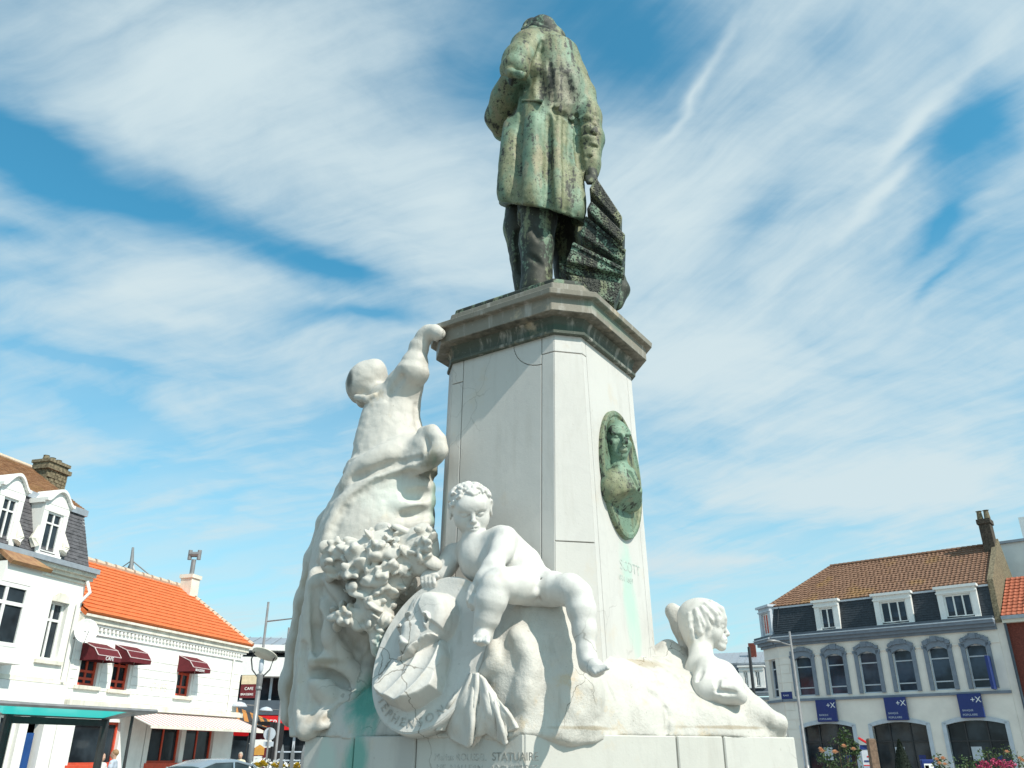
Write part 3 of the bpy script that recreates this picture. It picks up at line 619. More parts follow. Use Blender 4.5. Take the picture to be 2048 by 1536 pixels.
def dormer(fac, par, sa, sb, za, zb_, nF, mat, arch=True, nb=(.5,), surround=.28, glassm=None, back=-2.2):
    """boxed dormer standing on the mansard: surround, hood, sides, window"""
    F2 = Fac((fac.p0 + fac.n * nF)[:2], fac.d[:2]); F2.n = fac.n; w_ = surround
    m = MB(F2.F()); m.box(sa - w_, sa, za - .05, zb_ + .1, back, 0.0); m.box(sb, sb + w_, za - .05, zb_ + .1, back, 0.0); m.box(sa - w_, sb + w_, zb_ + .1, zb_ + .42, back, 0.01); m.box(sa - w_, sb + w_, za - .16, za - .05, back, .06); d_ = m.build('dormer', mat, par)
    if arch:
        m = MB(F2.F()); c_ = (sa + sb) / 2; hw = (sb - sa) / 2 + w_ + .08; N_ = 12; zz = [zb_ + .38 + .42 * math.sin(math.pi * max(0, min(1, (k / N_ - .12) / .76))) for k in range(N_ + 1)]
        for k in range(N_): m.box(c_ - hw + 2 * hw * k / N_, c_ - hw + 2 * hw * (k + 1) / N_, zb_ + .34, (zz[k] + zz[k + 1]) / 2 + .02, back, .02)
        for k in range(N_): a, b = (c_ - hw + 2 * hw * k / N_, zz[k], .10), (c_ - hw + 2 * hw * (k + 1) / N_, zz[k + 1], .10); m.add([(a[0], a[1] + .02, back), (b[0], b[1] + .02, back), (b[0], b[1] + .02, .14), (a[0], a[1] + .02, .14), (a[0], a[1] + .12, back), (b[0], b[1] + .12, back), (b[0], b[1] + .12, .14), (a[0], a[1] + .12, .14)], [(0, 1, 2, 3), (4, 5, 6, 7), (3, 2, 6, 7), (0, 3, 7, 4), (1, 2, 6, 5)])
        m.build('hood', mat, d_)
        for q, sx in ((sa - w_ - .02, 1), (sb + w_ + .02, -1)): m = MB(); m.tube([F2.pt(q, za + .1, .02), F2.pt(q - sx * .12, za + .3, .0), F2.pt(q + sx * .02, za + .75, -.05)], [.17, .15, .05], 8); m.build('scroll', M_trim, d_)
    else:
        m = MB(F2.F()); m.box(sa - w_ - .1, sb + w_ + .1, zb_ + .42, zb_ + .56, back, .16); m.box(sa - w_ - .04, sb + w_ + .04, zb_ + .16, zb_ + .24, -.05, .07); m.build('hood', mat, d_)
    g_ = window(F2, par, sa, sb, za, zb_ + .1, M_frame, nb, (.72,) if arch else (), .08 if arch else .16, .06 if arch else .09, glassm); return d_
for bl, br, tp in (((80, 1103), (112, 1109), (106, 1030)), ((-12, 1083), (18, 1088), (16, 1000))): h = bl_tr(FC, bl, br, tp); dormer(FC, wh, h[0], h[1], h[2] + .02, h[3], -.02, M_white, True, (.5,), .2)
cs, cz = FC.px(100, 975, nT + .2); m = MB(FC.F()); m.box(cs - .5, cs + .5, cz - 1.4, cz + .92, nT - .4, nT + .40); ch = m.build('chimney', M_dbrick, wh)
for k in range(14):
    for j in range(4): m = MB(FC.F()); a = cs - .5 + .26 * j + (.13 if k % 2 else 0); m.box(a + .01, min(a + .24, cs + .5), cz - 1.0 + .13 * k, cz - .885 + .13 * k, nT + .401, nT + .43 + .03 * rng.rand()); m.build('brick', M_dbrick, ch)
m = MB(FC.F()); m.box(cs - .6, cs + .6, cz + .62, cz + .78, nT - .5, nT + .52); m.box(cs - .55, cs + .55, cz + .92, cz + 1.04, nT - .45, nT + .46); m.build('cap', M_dbrick, ch)
for k in range(3): m = MB(); m.lathe(FC.pt(cs - .32 + .32 * k, cz + 1.04, nT + .0), [(.11, 0), (.13, .06), (.11, .18), (.13, .20), (.09, .20)], 8); m.build('chimney_pot', M_dbrick, ch)
m = MB(); m.tube([FC.pt(s1 - .1, zW - .3, .12), FC.pt(s1 - .06, zW - .7, .3), FC.pt(s1 - .25, zW - 1.1, .1), FC.pt(s1 - .25, zb, .1)], .06, 7); m.build('drain_pipe', M_white, wh)

# ---------------------------------------------------------------- BANK (right)
FB_ = Fac((15.5, 54.0), (.768, -.641), 1)
if FB_.n[1] > 0: FB_.n = -FB_.n
bank = thing('bank', FB_.pt(7, 0), 'cream corner bank with blue grey arched window surrounds, dark slate mansard and brown tiled roof', 'building')
bL, bR = FB_.px(1556, 1300)[0], FB_.px(1990, 1240)[0]; zC = FB_.px(1985, 1246)[1]; zS = FB_.px(1860, 1387)[1]
L6 = [bl_tr(FB_, (1595, 1389), (1629, 1389), (1600, 1316)), bl_tr(FB_, (1934 + 14, 1377), (1990, 1375.5), (1940, 1296))]
wid6 = [(1595, 1628), (1660, 1697), (1732, 1769), (1801, 1841), (1872, 1914), (1945, 1989)]
ws = []
for a, b in wid6: p_, q_ = FB_.px(a, 1386)[0], FB_.px(b, 1386)[0]; ws.append((p_, q_))
mw = np.mean([q - p for p, q in ws]); cen = [(p + q) / 2 for p, q in ws]; sl, ic = np.polyfit(range(6), cen, 1); ws = [(ic + sl * k - mw / 2, ic + sl * k + mw / 2) for k in range(6)]
zw0 = FB_.px(1881, 1379.5)[1] - .02; zw1 = FB_.px(1866, 1294)[1]
ga = [(FB_.px(1612, 1500)[0], FB_.px(1712, 1500)[0]), (FB_.px(1752, 1500)[0], FB_.px(1862, 1500)[0]), (FB_.px(1902, 1500)[0], FB_.px(2022, 1500)[0])]
zg1 = FB_.px(1796, 1444)[1]; zgs = FB_.px(1742, 1453)[1]
holes = [(a, b, zw0, zw1) for a, b in ws] + [(a, b, .35, zg1 + .03) for a, b in ga]
mb = MB(FB_.F()); wall_cells(mb, bL, bR, 0, zS, holes, -.35, 0); wall_cells(mb, bL, bR, zS, zC, holes, -.35, 0)
mb.build('wall', M_cream, bank)
mb = MB(FB_.F()); mb.box(bL + .4, bR, 0, zC, -9, -1.5); mb.build('interior', M_black, bank)
mb = MB(FB_.F()); mb.box(bR + .002, bR + .355, 0, zC, -9, -.03); mb.build('party_wall', M_cream, bank)
# chamfered corner and flank
nB = FB_.n; dB = FB_.d; cA = FB_.pt(bL, 0); cdir = (-dB * .80 - nB * .60)
FK = Fac(cA[:2], cdir[:2]); FK.n = np.cross(EZ, FK.d) if np.cross(EZ, FK.d).dot(nB) > 0 else -np.cross(EZ, FK.d); LK = 1.75
kw = [(.5, 1.25, zw0, zw1), (.5, 1.25, .4, zgs - .4)]
mb = MB(FK.F()); wall_cells(mb, 0, LK, 0, zC, kw, -.35, 0); mb.build('corner_wall', M_cream, bank)
window(FK, bank, *kw[0], M_silver, (), (.22, .74), .2, .08, M_glassb); window(FK, bank, *kw[1], M_blue, (), (), .2, .08, M_glassb)
cK = FK.pt(LK, 0); F4 = Fac(cK[:2], (-nB)[:2]); F4.n = -dB
mb = MB(F4.F()); mb.box(0, 8, 0, zC, -.35, 0); mb.build('flank_wall', M_cream, bank)
for k in range(11):
    for FF, sg in ((FB_, 1), (FK, 1)):
        m = MB(FF.F()); a = bL + .02 if FF is FB_ else .02; l_ = .55 if k % 2 else .75; zz = zgs - .6 + k * .52
        if zz < zC - 1.2: m.box(a, a + (l_ if FF is FB_ else .34), zz + .015, zz + .505, 0, .03); m.build('quoin', M_cream, bank)
def arch_pts(a, b, zs, zt, n=12): return [(a + (b - a) * k / n, zs + (zt - zs) * (1 - (2 * k / n - 1) ** 2)) for k in range(n + 1)]
for (a, b) in ws:
    window(FB_, bank, a, b, zw0, zw1, M_silver, (), (.2, .73), .20, .07, M_glassb)
    zt = zw1 + .02; w_ = .21; m = MB(FB_.F())
    m.box(a - w_, a - .0, zw0, zt + .02, .0, .09); m.box(b + .0, b + w_, zw0, zt + .02, .0, .09); up = arch_pts(a - w_, b + w_, zt + .04, zt + .30); lw = arch_pts(a, b, zt - .22, zt - .02)
    for k in range(12): m.prism([lw[k], lw[k + 1], up[k + 1], up[k]], -.16, .09)
    m.box(a - w_ - .05, a - w_ + .05, zt - .10, zt + .06, 0, .13); m.box(b + w_ - .05, b + w_ + .05, zt - .10, zt + .06, 0, .13); sr = m.build('window_surround', M_grey, bank)
    m = MB(FB_.F()); c_ = (a + b) / 2; ru = np.random.RandomState(int(c_ * 10) % 97)
    for k in range(15): t = k / 14 * 2 - 1; x_ = c_ + t * .60; z_ = zt + .20 + .20 * (1 - t * t); r_b = .06 + .05 * ru.rand() + .05 * (abs(t) < .15); m.box(x_ - r_b, x_ + r_b, z_ - r_b, z_ + r_b * .9, .02, .12 + .08 * ru.rand())
    m.build('crest', M_grey, sr)
for i, (a, b) in enumerate(ga):
    pts = arch_pts(a, b, zgs, zg1); m = MB(FB_.F())
    for k in range(12): m.prism([pts[k], pts[k + 1], (pts[k + 1][0], zg1 + .03), (pts[k][0], zg1 + .03)], -.35, -.001)
    m.build('spandrel', M_cream, bank)
    g0 = MB(FB_.F()); w_ = .2; up = arch_pts(a - w_, b + w_, zgs + .12, zg1 + .22)
    for k in range(12): g0.prism([pts[k], pts[k + 1], up[k + 1], up[k]], -.30, .06)
    g0.box(a - w_, a, .3, zgs + .10, -.3, .06); g0.box(b, b + w_, .3, zgs + .10, -.3, .06); sr = g0.build('arch_surround', M_silver, bank)
    g1 = MB(FB_.F()); g1.prism([(a, .35)] + [(b, .35)] + pts[::-1], -.30, -.27); g1.build('shop_window', M_glass, bank)
    g2 = MB(FB_.F())
    for q in (.3, .68): c_ = a + (b - a) * q; g2.box(c_ - .035, c_ + .035, .35, zgs + .3, -.26, -.2)
    g2.box(a, b, 2.25, 2.32, -.26, -.205); g2.build('window_bars', M_metald, bank)
    for q, z_, w2, h2, mm in ((.42, 1.9, .5, .55, M_silver), (.80, 1.55, .35, .3, M_blue)): m = MB(FB_.F()); c_ = a + (b - a) * q; m.box(c_ - w2 / 2, c_ + w2 / 2, z_ - h2, z_ + h2 * .2, -.262, -.255); m.build('poster', mm, bank)
for i, (x0, y0, x1, y1) in enumerate(((1634, 1410.5, 1664, 1444), (1772, 1405.7, 1805, 1441), (1920, 1400, 1959, 1436))):
    a, za = FB_.px(x0, y1, .30); b, zb_ = FB_.px(x1, y0, .30); a, b = a + .05, a + 1.2; zb_ = za + 1.18
    m = MB(FB_.F()); m.box(a, b, za, zb_, .12, .30); sg = bevel(m.build('sign_panel', M_blue, bank), .02, 1)
    text('lettering', '+X', .40, M_letter, sg, FB_.pt(a + .62, za + .74, .302), FB_.d, EZ, .004); text('lettering', 'BANQUE', .13, M_silver, sg, FB_.pt(a + .14, za + .32, .302), FB_.d, EZ, .004); text('lettering', 'POPULAIRE', .14, M_silver, sg, FB_.pt(a + .12, za + .10, .302), FB_.d, EZ, .004)
    m = MB(FB_.F()); m.box(a + .2, a + .3, za + .4, za + .5, 0, .12); m.box(b - .3, b - .2, za + .4, za + .5, 0, .12); m.build('bracket', M_metald, sg)
m = MB(FB_.F()); a = bR - .75; m.box(a, a + .14, zS + .05, zS + 1.7, .1, .75); m.build('projecting_sign', M_blue, bank)
np_ = FB_.px(1573.5, 1391); m = MB(FB_.F()); m.box(np_[0] - .32, np_[0] + .36, np_[1] - .2, np_[1] + .2, .032, .06); sp = m.build('street_plate', M_blue, bank); text('lettering', 'PLACE', .12, M_letter, sp, FB_.pt(np_[0] - .2, np_[1] - .04, .062), FB_.d, EZ, .003)
for F_, a, b in ((FB_, bL, bR), (FK, 0, LK)):
    for z0, z1, n1, mm in ((zS - .14, zS, .13, M_grey), (zC - 1.0, zC - .93, .05, M_cream), (zC - .34, zC - .20, .16, M_grey), (zC - .20, zC - .02, .34, M_grey), (zC - .02, zC + .14, .52, M_grey), (zC + .14, zC + .20, .58, M_silver), (zC + .20, zC + .34, .50, M_greyd)):
        m = MB(F_.F()); m.box(a - (.2 * n1 if F_ is FB_ else 0), b + (n1 * .3 if F_ is FK else 0), z0, z1, -.2, n1); m.build('cornice' if z0 > zS else 'string_course', mm, bank)
# mansard, dormers, pantiled roof
nM = -.35; zM = FB_.px(1970, 1171, nM)[1]; mL = FB_.px(1541, 1212, nM)[0]
prism_quad(bank, 'mansard', M_slated, [FB_.pt(bL - .1, zC + .2, -.02), FB_.pt(bR, zC + .2, -.02), FB_.pt(bR, zM, nM), FB_.pt(mL, zM, nM)], .2)
slope_tiles(FB_, 'slates', M_slated, bank, [(bL - .1, zC + .2, 0), (bR, zC + .2, 0), (bR, zM, nM + .02), (mL, zM, nM + .02)], 60, 14, .012, False)
prism_quad(bank, 'mansard', M_slated, [FK.pt(0, zC + .2, .0), FK.pt(LK + .1, zC + .2, 0), FK.pt(LK - .1, zM, -.35), FK.pt(-.1, zM, -.35)], .2)
m = MB(FB_.F()); m.box(mL, bR, zM - .05, zM + .07, nM - .1, nM + .10); m.build('zinc_flashing', M_silver, bank)
for (x0, x1, ya, yb), nb in zip(((1643, 1671, 1250, 1210), (1764, 1818, 1240, 1197), (1893, 1950, 1229, 1187)), ((.5,), (.34, .67), (.34, .67))):
    a, b = FB_.px(x0, ya, .05)[0], FB_.px(x1, ya, .05)[0]; z0 = zC + .46; dormer(FB_, bank, a, b, z0, z0 + 1.12, .10, M_frame, False, nb, .30, M_glassb, -1.6)
dormer(FK, bank, .5, 1.4, zC + .5, zC + 1.7, .1, M_silver, False, (.34, .67), .25, M_red, -1.2)
nT = -4.6; rL = FB_.px(1660, 1127, nT); rR = FB_.px(1975, 1092, nT); zT = rR[1]
slope_tiles(FB_, 'pantiles', M_pan, bank, [(mL - .2, zM + .07, nM + .12), (bR, zM + .07, nM + .12), (bR, zT, nT), (rL[0], zT, nT)], 52, 17, .032, True)
prism_quad(bank, 'roof', M_pan, [FB_.pt(mL - .2, zM + .05, nM + .1), FB_.pt(bR, zM + .05, nM + .1), FB_.pt(bR, zT - .04, nT), FB_.pt(rL[0], zT - .04, nT)], .12)
prism_quad(bank, 'roof', M_pan, [FB_.pt(mL - .2, zM + .05, nM + .1), FK.pt(LK, zM + .05, -.3), FB_.pt(mL + .5, zM + .05, -9), FB_.pt(rL[0], zT - .02, nT)], .1)
m = MB()
for i in range(34): t0, t1 = i / 34, (i + .9) / 34; m.tube([FB_.pt(rL[0] * (1 - t0) + bR * t0, zT + .05, nT), FB_.pt(rL[0] * (1 - t1) + bR * t1, zT + .05, nT)], [.13, .11], 6)
o = m.build('ridge_tiles', M_pan, bank); o['kind'] = 'stuff'
m = MB()
for i in range(22): t0, t1 = i / 22, (i + .9) / 22; A, B = np.array(FB_.pt(rL[0], zT, nT)), np.array(FB_.pt(mL - .2, zM + .08, nM + .12)); m.tube([A * (1 - t0) + B * t0, A * (1 - t1) + B * t1], [.11, .13], 6)
o = m.build('hip_tiles', M_pan, bank); o['kind'] = 'stuff'
prism_quad(bank, 'party_wall', M_dbrick, [FB_.pt(bR + .3, zC, .1), FB_.pt(bR + .3, zM + .3, nM + .1), FB_.pt(bR + .3, zT + .35, nT), FB_.pt(bR + .3, zC, -9)], .28)
cs, cz = FB_.px(1947, 1085, nT + .6); cs = bR - .35; m = MB(FB_.F()); m.box(cs - .05, cs + .55, zT - 2.2, zT + 1.15, nT + .05, nT + .9); ch = m.build('chimney', M_soot, bank)
m = MB(FB_.F()); m.box(cs - .12, cs + .62, zT + 1.15, zT + 1.42, nT - .03, nT + .98); m.build('cap', M_soot, ch)
for q in (.06, .44): m = MB(); m.lathe(FB_.pt(cs + q, zT + 1.42, nT + .5), [(.15, 0), (.17, .1), (.13, .55), (.19, .58), (.12, .58)], 10); m.build('chimney_pot', M_dbrick, ch)
# ---------------------------------------------------------------- neighbours on the right
bh = thing('brick_house', FB_.pt(bR + 4, 0), 'dark red brick house with red pantiled roof joining the bank at the picture edge', 'building')
zN = FB_.px(2030, 1243)[1]; b1 = bR + 9
hw = [(bR + 1.95, bR + 3.2, FB_.px(2040, 1366)[1], FB_.px(2035, 1304)[1])]
mb = MB(FB_.F()); wall_cells(mb, bR + .36, b1, 0, zN, hw, -.35, -.06); mb.build('wall', M_brick, bh); mb = MB(FB_.F()); mb.box(bR + .4, b1, 0, zN, -9, -1.5); mb.build('interior', M_black, bh)
window(FB_, bh, *hw[0], M_frame, (.5,), (.7,), .22, .1, sill=.15); m = MB(FB_.F()); m.box(hw[0][0] - .35, hw[0][1] + .2, hw[0][3], hw[0][3] + .2, -.1, .02); m.build('lintel', M_trim, bh)
for z0, z1, n1, mm in ((zN - .05, zN + .12, .25, M_trim), (zN + .12, zN + .3, .35, M_zinc)): m = MB(FB_.F()); m.box(bR + .36, b1, z0, z1, -.2, n1); m.build('cornice', mm, bh)
nT2 = -4.0; zT2 = FB_.px(2020, 1156, nT2)[1]
slope_tiles(FB_, 'pantiles', M_redtile, bh, [(bR + .36, zN + .3, .1), (b1, zN + .3, .1), (b1, zT2, nT2), (bR + .36, zT2, nT2)], 34, 12, .032, True)
prism_quad(bh, 'roof', M_redtile, [FB_.pt(bR + .36, zN + .28, .08), FB_.pt(b1, zN + .28, .08), FB_.pt(b1, zT2 - .03, nT2), FB_.pt(bR + .36, zT2 - .03, nT2)], .12)
m = MB(); m.tube([FB_.pt(bR + .45, zN, .12), FB_.pt(bR + .45, 0, .12)], .07, 7); m.build('drain_pipe', M_greyd, bh)
wg = thing('white_block', FB_.pt(bR + 6, 0, -9), 'plain white rendered block rising behind the brick house roof', 'building')
z_ = FB_.px(2000, 1092, -7)[1]; m = MB(FB_.F()); m.box(bR - .3, bR + 14, 0, z_, -14, -6.5); m.build('wall', M_white, wg); m = MB(FB_.F()); m.box(bR - .4, bR + 14.2, z_, z_ + .15, -14.2, -6.35); m.build('coping', M_zinc, wg)
q = FB_.px(2043, 1034, -9); m = MB(FB_.F()); m.box(q[0] - .2, q[0] + 3, z_ + .15, q[1], -12, -9); m.build('stair_head', M_white, wg)
# ---------------------------------------------------------------- house with two dormers far behind the corner
FD = Fac((14.0, 78.0), (.93, -.36)); 
if FD.n[1] > 0: FD.n = -FD.n
dh = thing('dormer_house', FD.pt(2, 0), 'distant white house with zinc roof and two pedimented dormers beyond the child statue', 'building')
zd = FD.px(1500, 1398)[1]; m = MB(FD.F()); m.box(-4, 12, 0, zd, -8, 0); m.build('wall', M_white, dh)
for z0, z1, n1 in ((zd - .1, zd + .1, .3), (zd + .25, zd + .45, .5), (zd + .45, zd + .55, .6)): m = MB(FD.F()); m.box(-4, 12, z0, z1, -.5, n1); m.build('cornice', M_zinc, dh)
zm = FD.px(1500, 1325, -.6)[1]; prism_quad(dh, 'mansard', M_greyd, [FD.pt(-4, zd + .5, 0), FD.pt(12, zd + .5, 0), FD.pt(12, zm, -.7), FD.pt(-4, zm, -.7)], .2)
zt = FD.px(1480, 1305, -5)[1]; prism_quad(dh, 'roof', M_zinc, [FD.pt(-4, zm, -.6), FD.pt(12, zm, -.6), FD.pt(12, zt, -5), FD.pt(-4, zt, -5)], .15)
for k in range(24): m = MB(); m.tube([FD.pt(-4 + .66 * k, zm + .03, -.6), FD.pt(-4 + .66 * k, zt + .03, -5)], .03, 4); m.build('roof_seam', M_zinc, dh)
for x0, x1 in ((1490, 1499), (1513.5, 1523)):
    a, b = FD.px(x0, 1373)[0], FD.px(x1, 1373)[0]; z0, z1 = FD.px(1495, 1373)[1], FD.px(1495, 1345)[1]; dormer(FD, dh, a, b, z0, z1, .25, M_frame, False, (.5,), .35, None, -2.)
m = MB(FD.F()); q = FD.px(1506, 1310, -3); m.box(q[0] - .3, q[0] + .3, q[1] - 2, q[1] + 1.0, -3.3, -2.7); m.build('chimney', M_brick, dh)
# ---------------------------------------------------------------- modern block with the red phone-shop sign, behind the cafe
FM = Fac((-13.5, 56), (.985, .17)); 
if FM.n[1] > 0: FM.n = -FM.n
mo = thing('modern_block', FM.pt(2, 0), 'modern dark glazed block with white upper band and zinc roof beyond the cafe', 'building')
z1, z2, z3, z4 = (FM.px(540, y)[1] for y in (1355, 1317, 1305, 1302)); zs1, zs2 = FM.px(540, 1460)[1], FM.px(540, 1432)[1]
m = MB(FM.F()); m.box(-4, 14, 0, z3, -10, -.3); m.build('glazing', M_glass, mo); m = MB(FM.F()); m.box(-6, 4.4, z1, z2, -.35, .9); m.build('white_band', M_frame, mo); m = MB(FM.F()); m.box(4.4, 14, z1 - .0, z2, -.35, .55); m.build('white_band', M_frame, mo)
m = MB(FM.F()); m.box(-4, 14, z3, z3 + .35, -.6, 1.2); m.build('fascia', M_frame, mo)
zr = FM.px(520, 1275, -5)[1]; prism_quad(mo, 'roof', M_zinc, [FM.pt(-4, z3 + .35, 1.2), FM.pt(14, z3 + .35, 1.2), FM.pt(14, zr, -5), FM.pt(-4, zr, -5)], .2)
for k in range(26): m = MB(); m.tube([FM.pt(-4 + .7 * k, z3 + .39, 1.2), FM.pt(-4 + .7 * k, zr + .04, -5)], .035, 4); m.build('roof_seam', M_zinc, mo)
for k in range(10): m = MB(FM.F()); m.box(-3.6 + 1.75 * k, -3.45 + 1.75 * k, 0, z1, -.3, -.1); m.build('mullion', M_silver if k % 3 else M_frame, mo)
m = MB(FM.F()); m.box(-4, 14, zs2 + .05, zs2 + .9, -.3, .3); m.build('spandrel', M_greyd, mo); m = MB(FM.F()); m.box(-3.4, 6.5, zs1, zs2, -.3, .4); sg = m.build('shop_sign', M_sred, mo)
q = FM.px(529, 1452, .42); text('lettering', 'SFR', .5, M_letter, sg, FM.pt(q[0], q[1] + .02, .41), FM.d, EZ, .005)
# mast with stays behind the cafe roof
mp = atY(262, 1142, 70); mt = thing('roof_mast', (mp[0], mp[1], 0), 'slim grey mast with stays poking up behind the orange roof', 'mast')
tp = atY(266, 1095, 70); m = MB(); m.tube([(mp[0], mp[1], 0), mp, tp], [.22, .22, .1], 8); m.build('pole', M_metal, mt)
for dx in (-3.2, 3.4): m = MB(); m.tube([mp + (tp - mp) * .45, mp + [dx, 0, -1.6]], .05, 4); m.build('stay', M_metal, mt)
for dx in (-.9, .9): m = MB(); m.tube([mp + (tp - mp) * .4, mp + [dx, 0, -1.4]], .09, 4); m.build('strut', M_metal, mt)
# ================================================================ MONUMENT
TEAL = (.10, .36, .30); PALE = (.40, .57, .49); BRN = (.30, .23, .15); BLK = (.06, .065, .055)
def P3(x, y, v): return V(x, y, v)
M_shaft = marble('shaft_marble', (.60, .585, .56), [(U(1252, 1175, 2.33), (.22, .10, .42), PALE, .75), (U(1268, 1265, 2.33), (.12, .08, .35), PALE, .6), (V(1190, 1150, 4.3), (.10, .10, .5), (.66, .74, .68), .4)], grime=.42, bump=.15, crack=.25)
M_cap = marble('weathered_shaded_cornice_marble', (.245, .225, .185), [(W(2.9, 4.9, 4.338), (1.0, 1.0, .016), (.025, .03, .022), .9), (W(2.9, 4.9, 4.448), (1.0, 1.0, .012), (.06, .055, .04), .75), (U(1200, 640, 2.3), (.45, .45, .05), (.10, .20, .15), .5)], grime=1.15, bump=.3)  # flat dark patches under slab and band are shade put into the colour
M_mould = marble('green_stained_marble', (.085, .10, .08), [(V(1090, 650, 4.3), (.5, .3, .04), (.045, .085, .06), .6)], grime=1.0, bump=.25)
M_plinth = marble('plinth_marble', (.58, .57, .535), [(V(712, 1520, 3.9), (.12, .12, .22), TEAL, .8), (V(650, 1530, 3.9), (.12, .1, .2), (.45, .62, .55), .5), (V(810, 1520, 3.9), (.10, .1, .3), (.42, .41, .39), .7)], grime=.55, bump=.2, crack=.4)
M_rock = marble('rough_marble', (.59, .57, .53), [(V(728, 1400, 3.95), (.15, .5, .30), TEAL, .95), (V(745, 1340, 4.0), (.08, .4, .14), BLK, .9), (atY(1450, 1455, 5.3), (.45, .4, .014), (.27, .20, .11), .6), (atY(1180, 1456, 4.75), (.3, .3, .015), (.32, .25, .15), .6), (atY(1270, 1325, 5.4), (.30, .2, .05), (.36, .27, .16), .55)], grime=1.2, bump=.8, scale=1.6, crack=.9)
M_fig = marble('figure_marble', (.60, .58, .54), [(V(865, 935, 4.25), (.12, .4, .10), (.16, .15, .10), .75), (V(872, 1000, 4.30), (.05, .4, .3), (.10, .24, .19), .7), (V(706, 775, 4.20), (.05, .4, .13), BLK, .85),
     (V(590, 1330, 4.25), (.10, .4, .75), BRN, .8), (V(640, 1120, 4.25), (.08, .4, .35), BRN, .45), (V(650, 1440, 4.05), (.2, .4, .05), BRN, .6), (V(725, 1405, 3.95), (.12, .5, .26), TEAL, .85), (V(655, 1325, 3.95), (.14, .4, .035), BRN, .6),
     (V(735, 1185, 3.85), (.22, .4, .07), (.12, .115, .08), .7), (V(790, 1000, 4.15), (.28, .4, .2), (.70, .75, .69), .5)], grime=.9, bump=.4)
M_putto = marble('putto_marble', (.63, .615, .585), [(V(898, 1030, 4.1), (.035, .1, .10), (.10, .10, .06), .8)], grime=.5, bump=.3, crack=.5)
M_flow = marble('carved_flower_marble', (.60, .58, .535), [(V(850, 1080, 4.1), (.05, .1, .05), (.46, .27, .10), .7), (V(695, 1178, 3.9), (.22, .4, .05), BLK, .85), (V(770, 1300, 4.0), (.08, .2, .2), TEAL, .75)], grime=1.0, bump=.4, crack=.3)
M_med = marble('medallion_marble', (.62, .605, .575), [(V(790, 1420, 3.85), (.05, .1, .12), (.47, .5, .5), .5)], grime=.7, bump=.35, crack=.8)
M_bronze = bronze('verdigris_bronze', soot=(atY(1122, 165, 5.36), (.27, .5, .42))); M_bdark = bronze('dark_bronze', dark=1.05, tan=.1); M_bdots = bronze('pitted_bronze', dots=.9, dark=.75); M_btan = bronze('weathered_bronze', dark=.25, tan=.95)
M_med2 = bronze('medallion_bronze', dark=-.15, tan=.35)
M_ink3 = simple('faint_letter_green', (.47, .53, .49), .8, .3, 40); M_ink = simple('engraved_letter_grey', (.33, .32, .29), .8, .3, 40); M_ink2 = simple('engraved_letter_pale', (.48, .47, .44), .8, .3, 40)

ped = thing('pedestal', (0.2, 5.72, 0), 'tall tapering white marble pedestal with dark stained cornice carrying the bronze statue', 'pedestal')
def octo(uR, vL, uM, vM, c, z, o=0):
    c = c + o * (2 - 1.41421); uR -= o; vL -= o; uM += o; vM += o
    return [tuple(W(*q, z)) for q in ((uR + c, vL), (uM - c, vL), (uM, vL + c), (uM, vM - c), (uM - c, vM), (uR + c, vM), (uR, vM - c), (uR, vL + c))]
TOPO = (2.36, 4.37, 3.465, 5.42, .135)
def shaft_ring(z, o=0):
    t = (4.23 - z) / 2.0 * .05
    return octo(2.36 - t, 4.37 - t, 3.49 + t, 5.43 + t, .135 + t * 1.2, z, o)
mb = MB(); mb.rings([shaft_ring(1.66, -.016), shaft_ring(4.25, -.016)]); mb.build('core', M_shaft, ped)
def face_pieces(i, pieces, mat, nm='marble_slab'):
    lo_, hi_ = shaft_ring(1.66), shaft_ring(4.23); j = (i + 1) % 8
    BL, BR, TL, TR = (np.array(q) for q in (lo_[j], lo_[i], hi_[j], hi_[i]))
    n = np.cross(BR - BL, TL - BL); n /= np.linalg.norm(n)
    def F(s, t, c): return (BL * (1 - s) + BR * s) * (1 - t) + (TL * (1 - s) + TR * s) * t + n * c
    for poly in pieces:
        m = MB(F); m.prism(poly, -.03, 0.0); bevel(m.build(nm, mat, ped), .002, 1)
    return F, n
g = .0035
def rect(s0, s1, t0, t1): return [(s0 + g, t0 + g * .4), (s1 - g, t0 + g * .4), (s1 - g, t1 - g * .4), (s0 + g, t1 - g * .4)]
arc = [(.885 - .265 * math.cos(R(a)), 1 - .082 * math.sin(R(a)) * 1.0) for a in range(0, 91, 10)]
arcp = [(.885 - .27 * math.cos(R(a)), 1 - .0845 * math.sin(R(a))) for a in range(0, 91, 10)]
left_panel = [(.115 + g, .002), (.885 - g, .002)] + [(.885 - g, 1 - .0845)] + arcp[::-1][1:] + [(.115 + g, 1)]
Fl, nl = face_pieces(0, [left_panel, [(.885 - g, 1)] + arc[:-1] + [(.885 - g, arc[-1][1])], rect(0, .115, 0, .93), rect(0, .115, .93, 1), rect(.885, 1, 0, .945), rect(.885, 1, .945, 1)], M_shaft)
face_pieces(7, [rect(0, 1, 0, .44), rect(0, 1, .44, .945), rect(0, 1, .945, 1)], M_shaft)
Fr, nr = face_pieces(6, [rect(0, .075, 0, .945), rect(0, .075, .945, 1), rect(.075, .9, 0, 1), rect(.9, 1, 0, 1)], M_shaft)
face_pieces(5, [rect(0, 1, 0, 1)], M_shaft); face_pieces(1, [rect(0, 1, 0, 1)], M_shaft); face_pieces(2, [rect(0, 1, 0, 1)], M_shaft)
mb = MB(); mb.rings([octo(*TOPO, z, o) for z, o in ((4.215, -.01), (4.215, .034), (4.238, .036), (4.244, .014), (4.29, .016), (4.32, .026), (4.345, .042))]); bevel(mb.build('moulding', M_mould, ped), .003, 1)
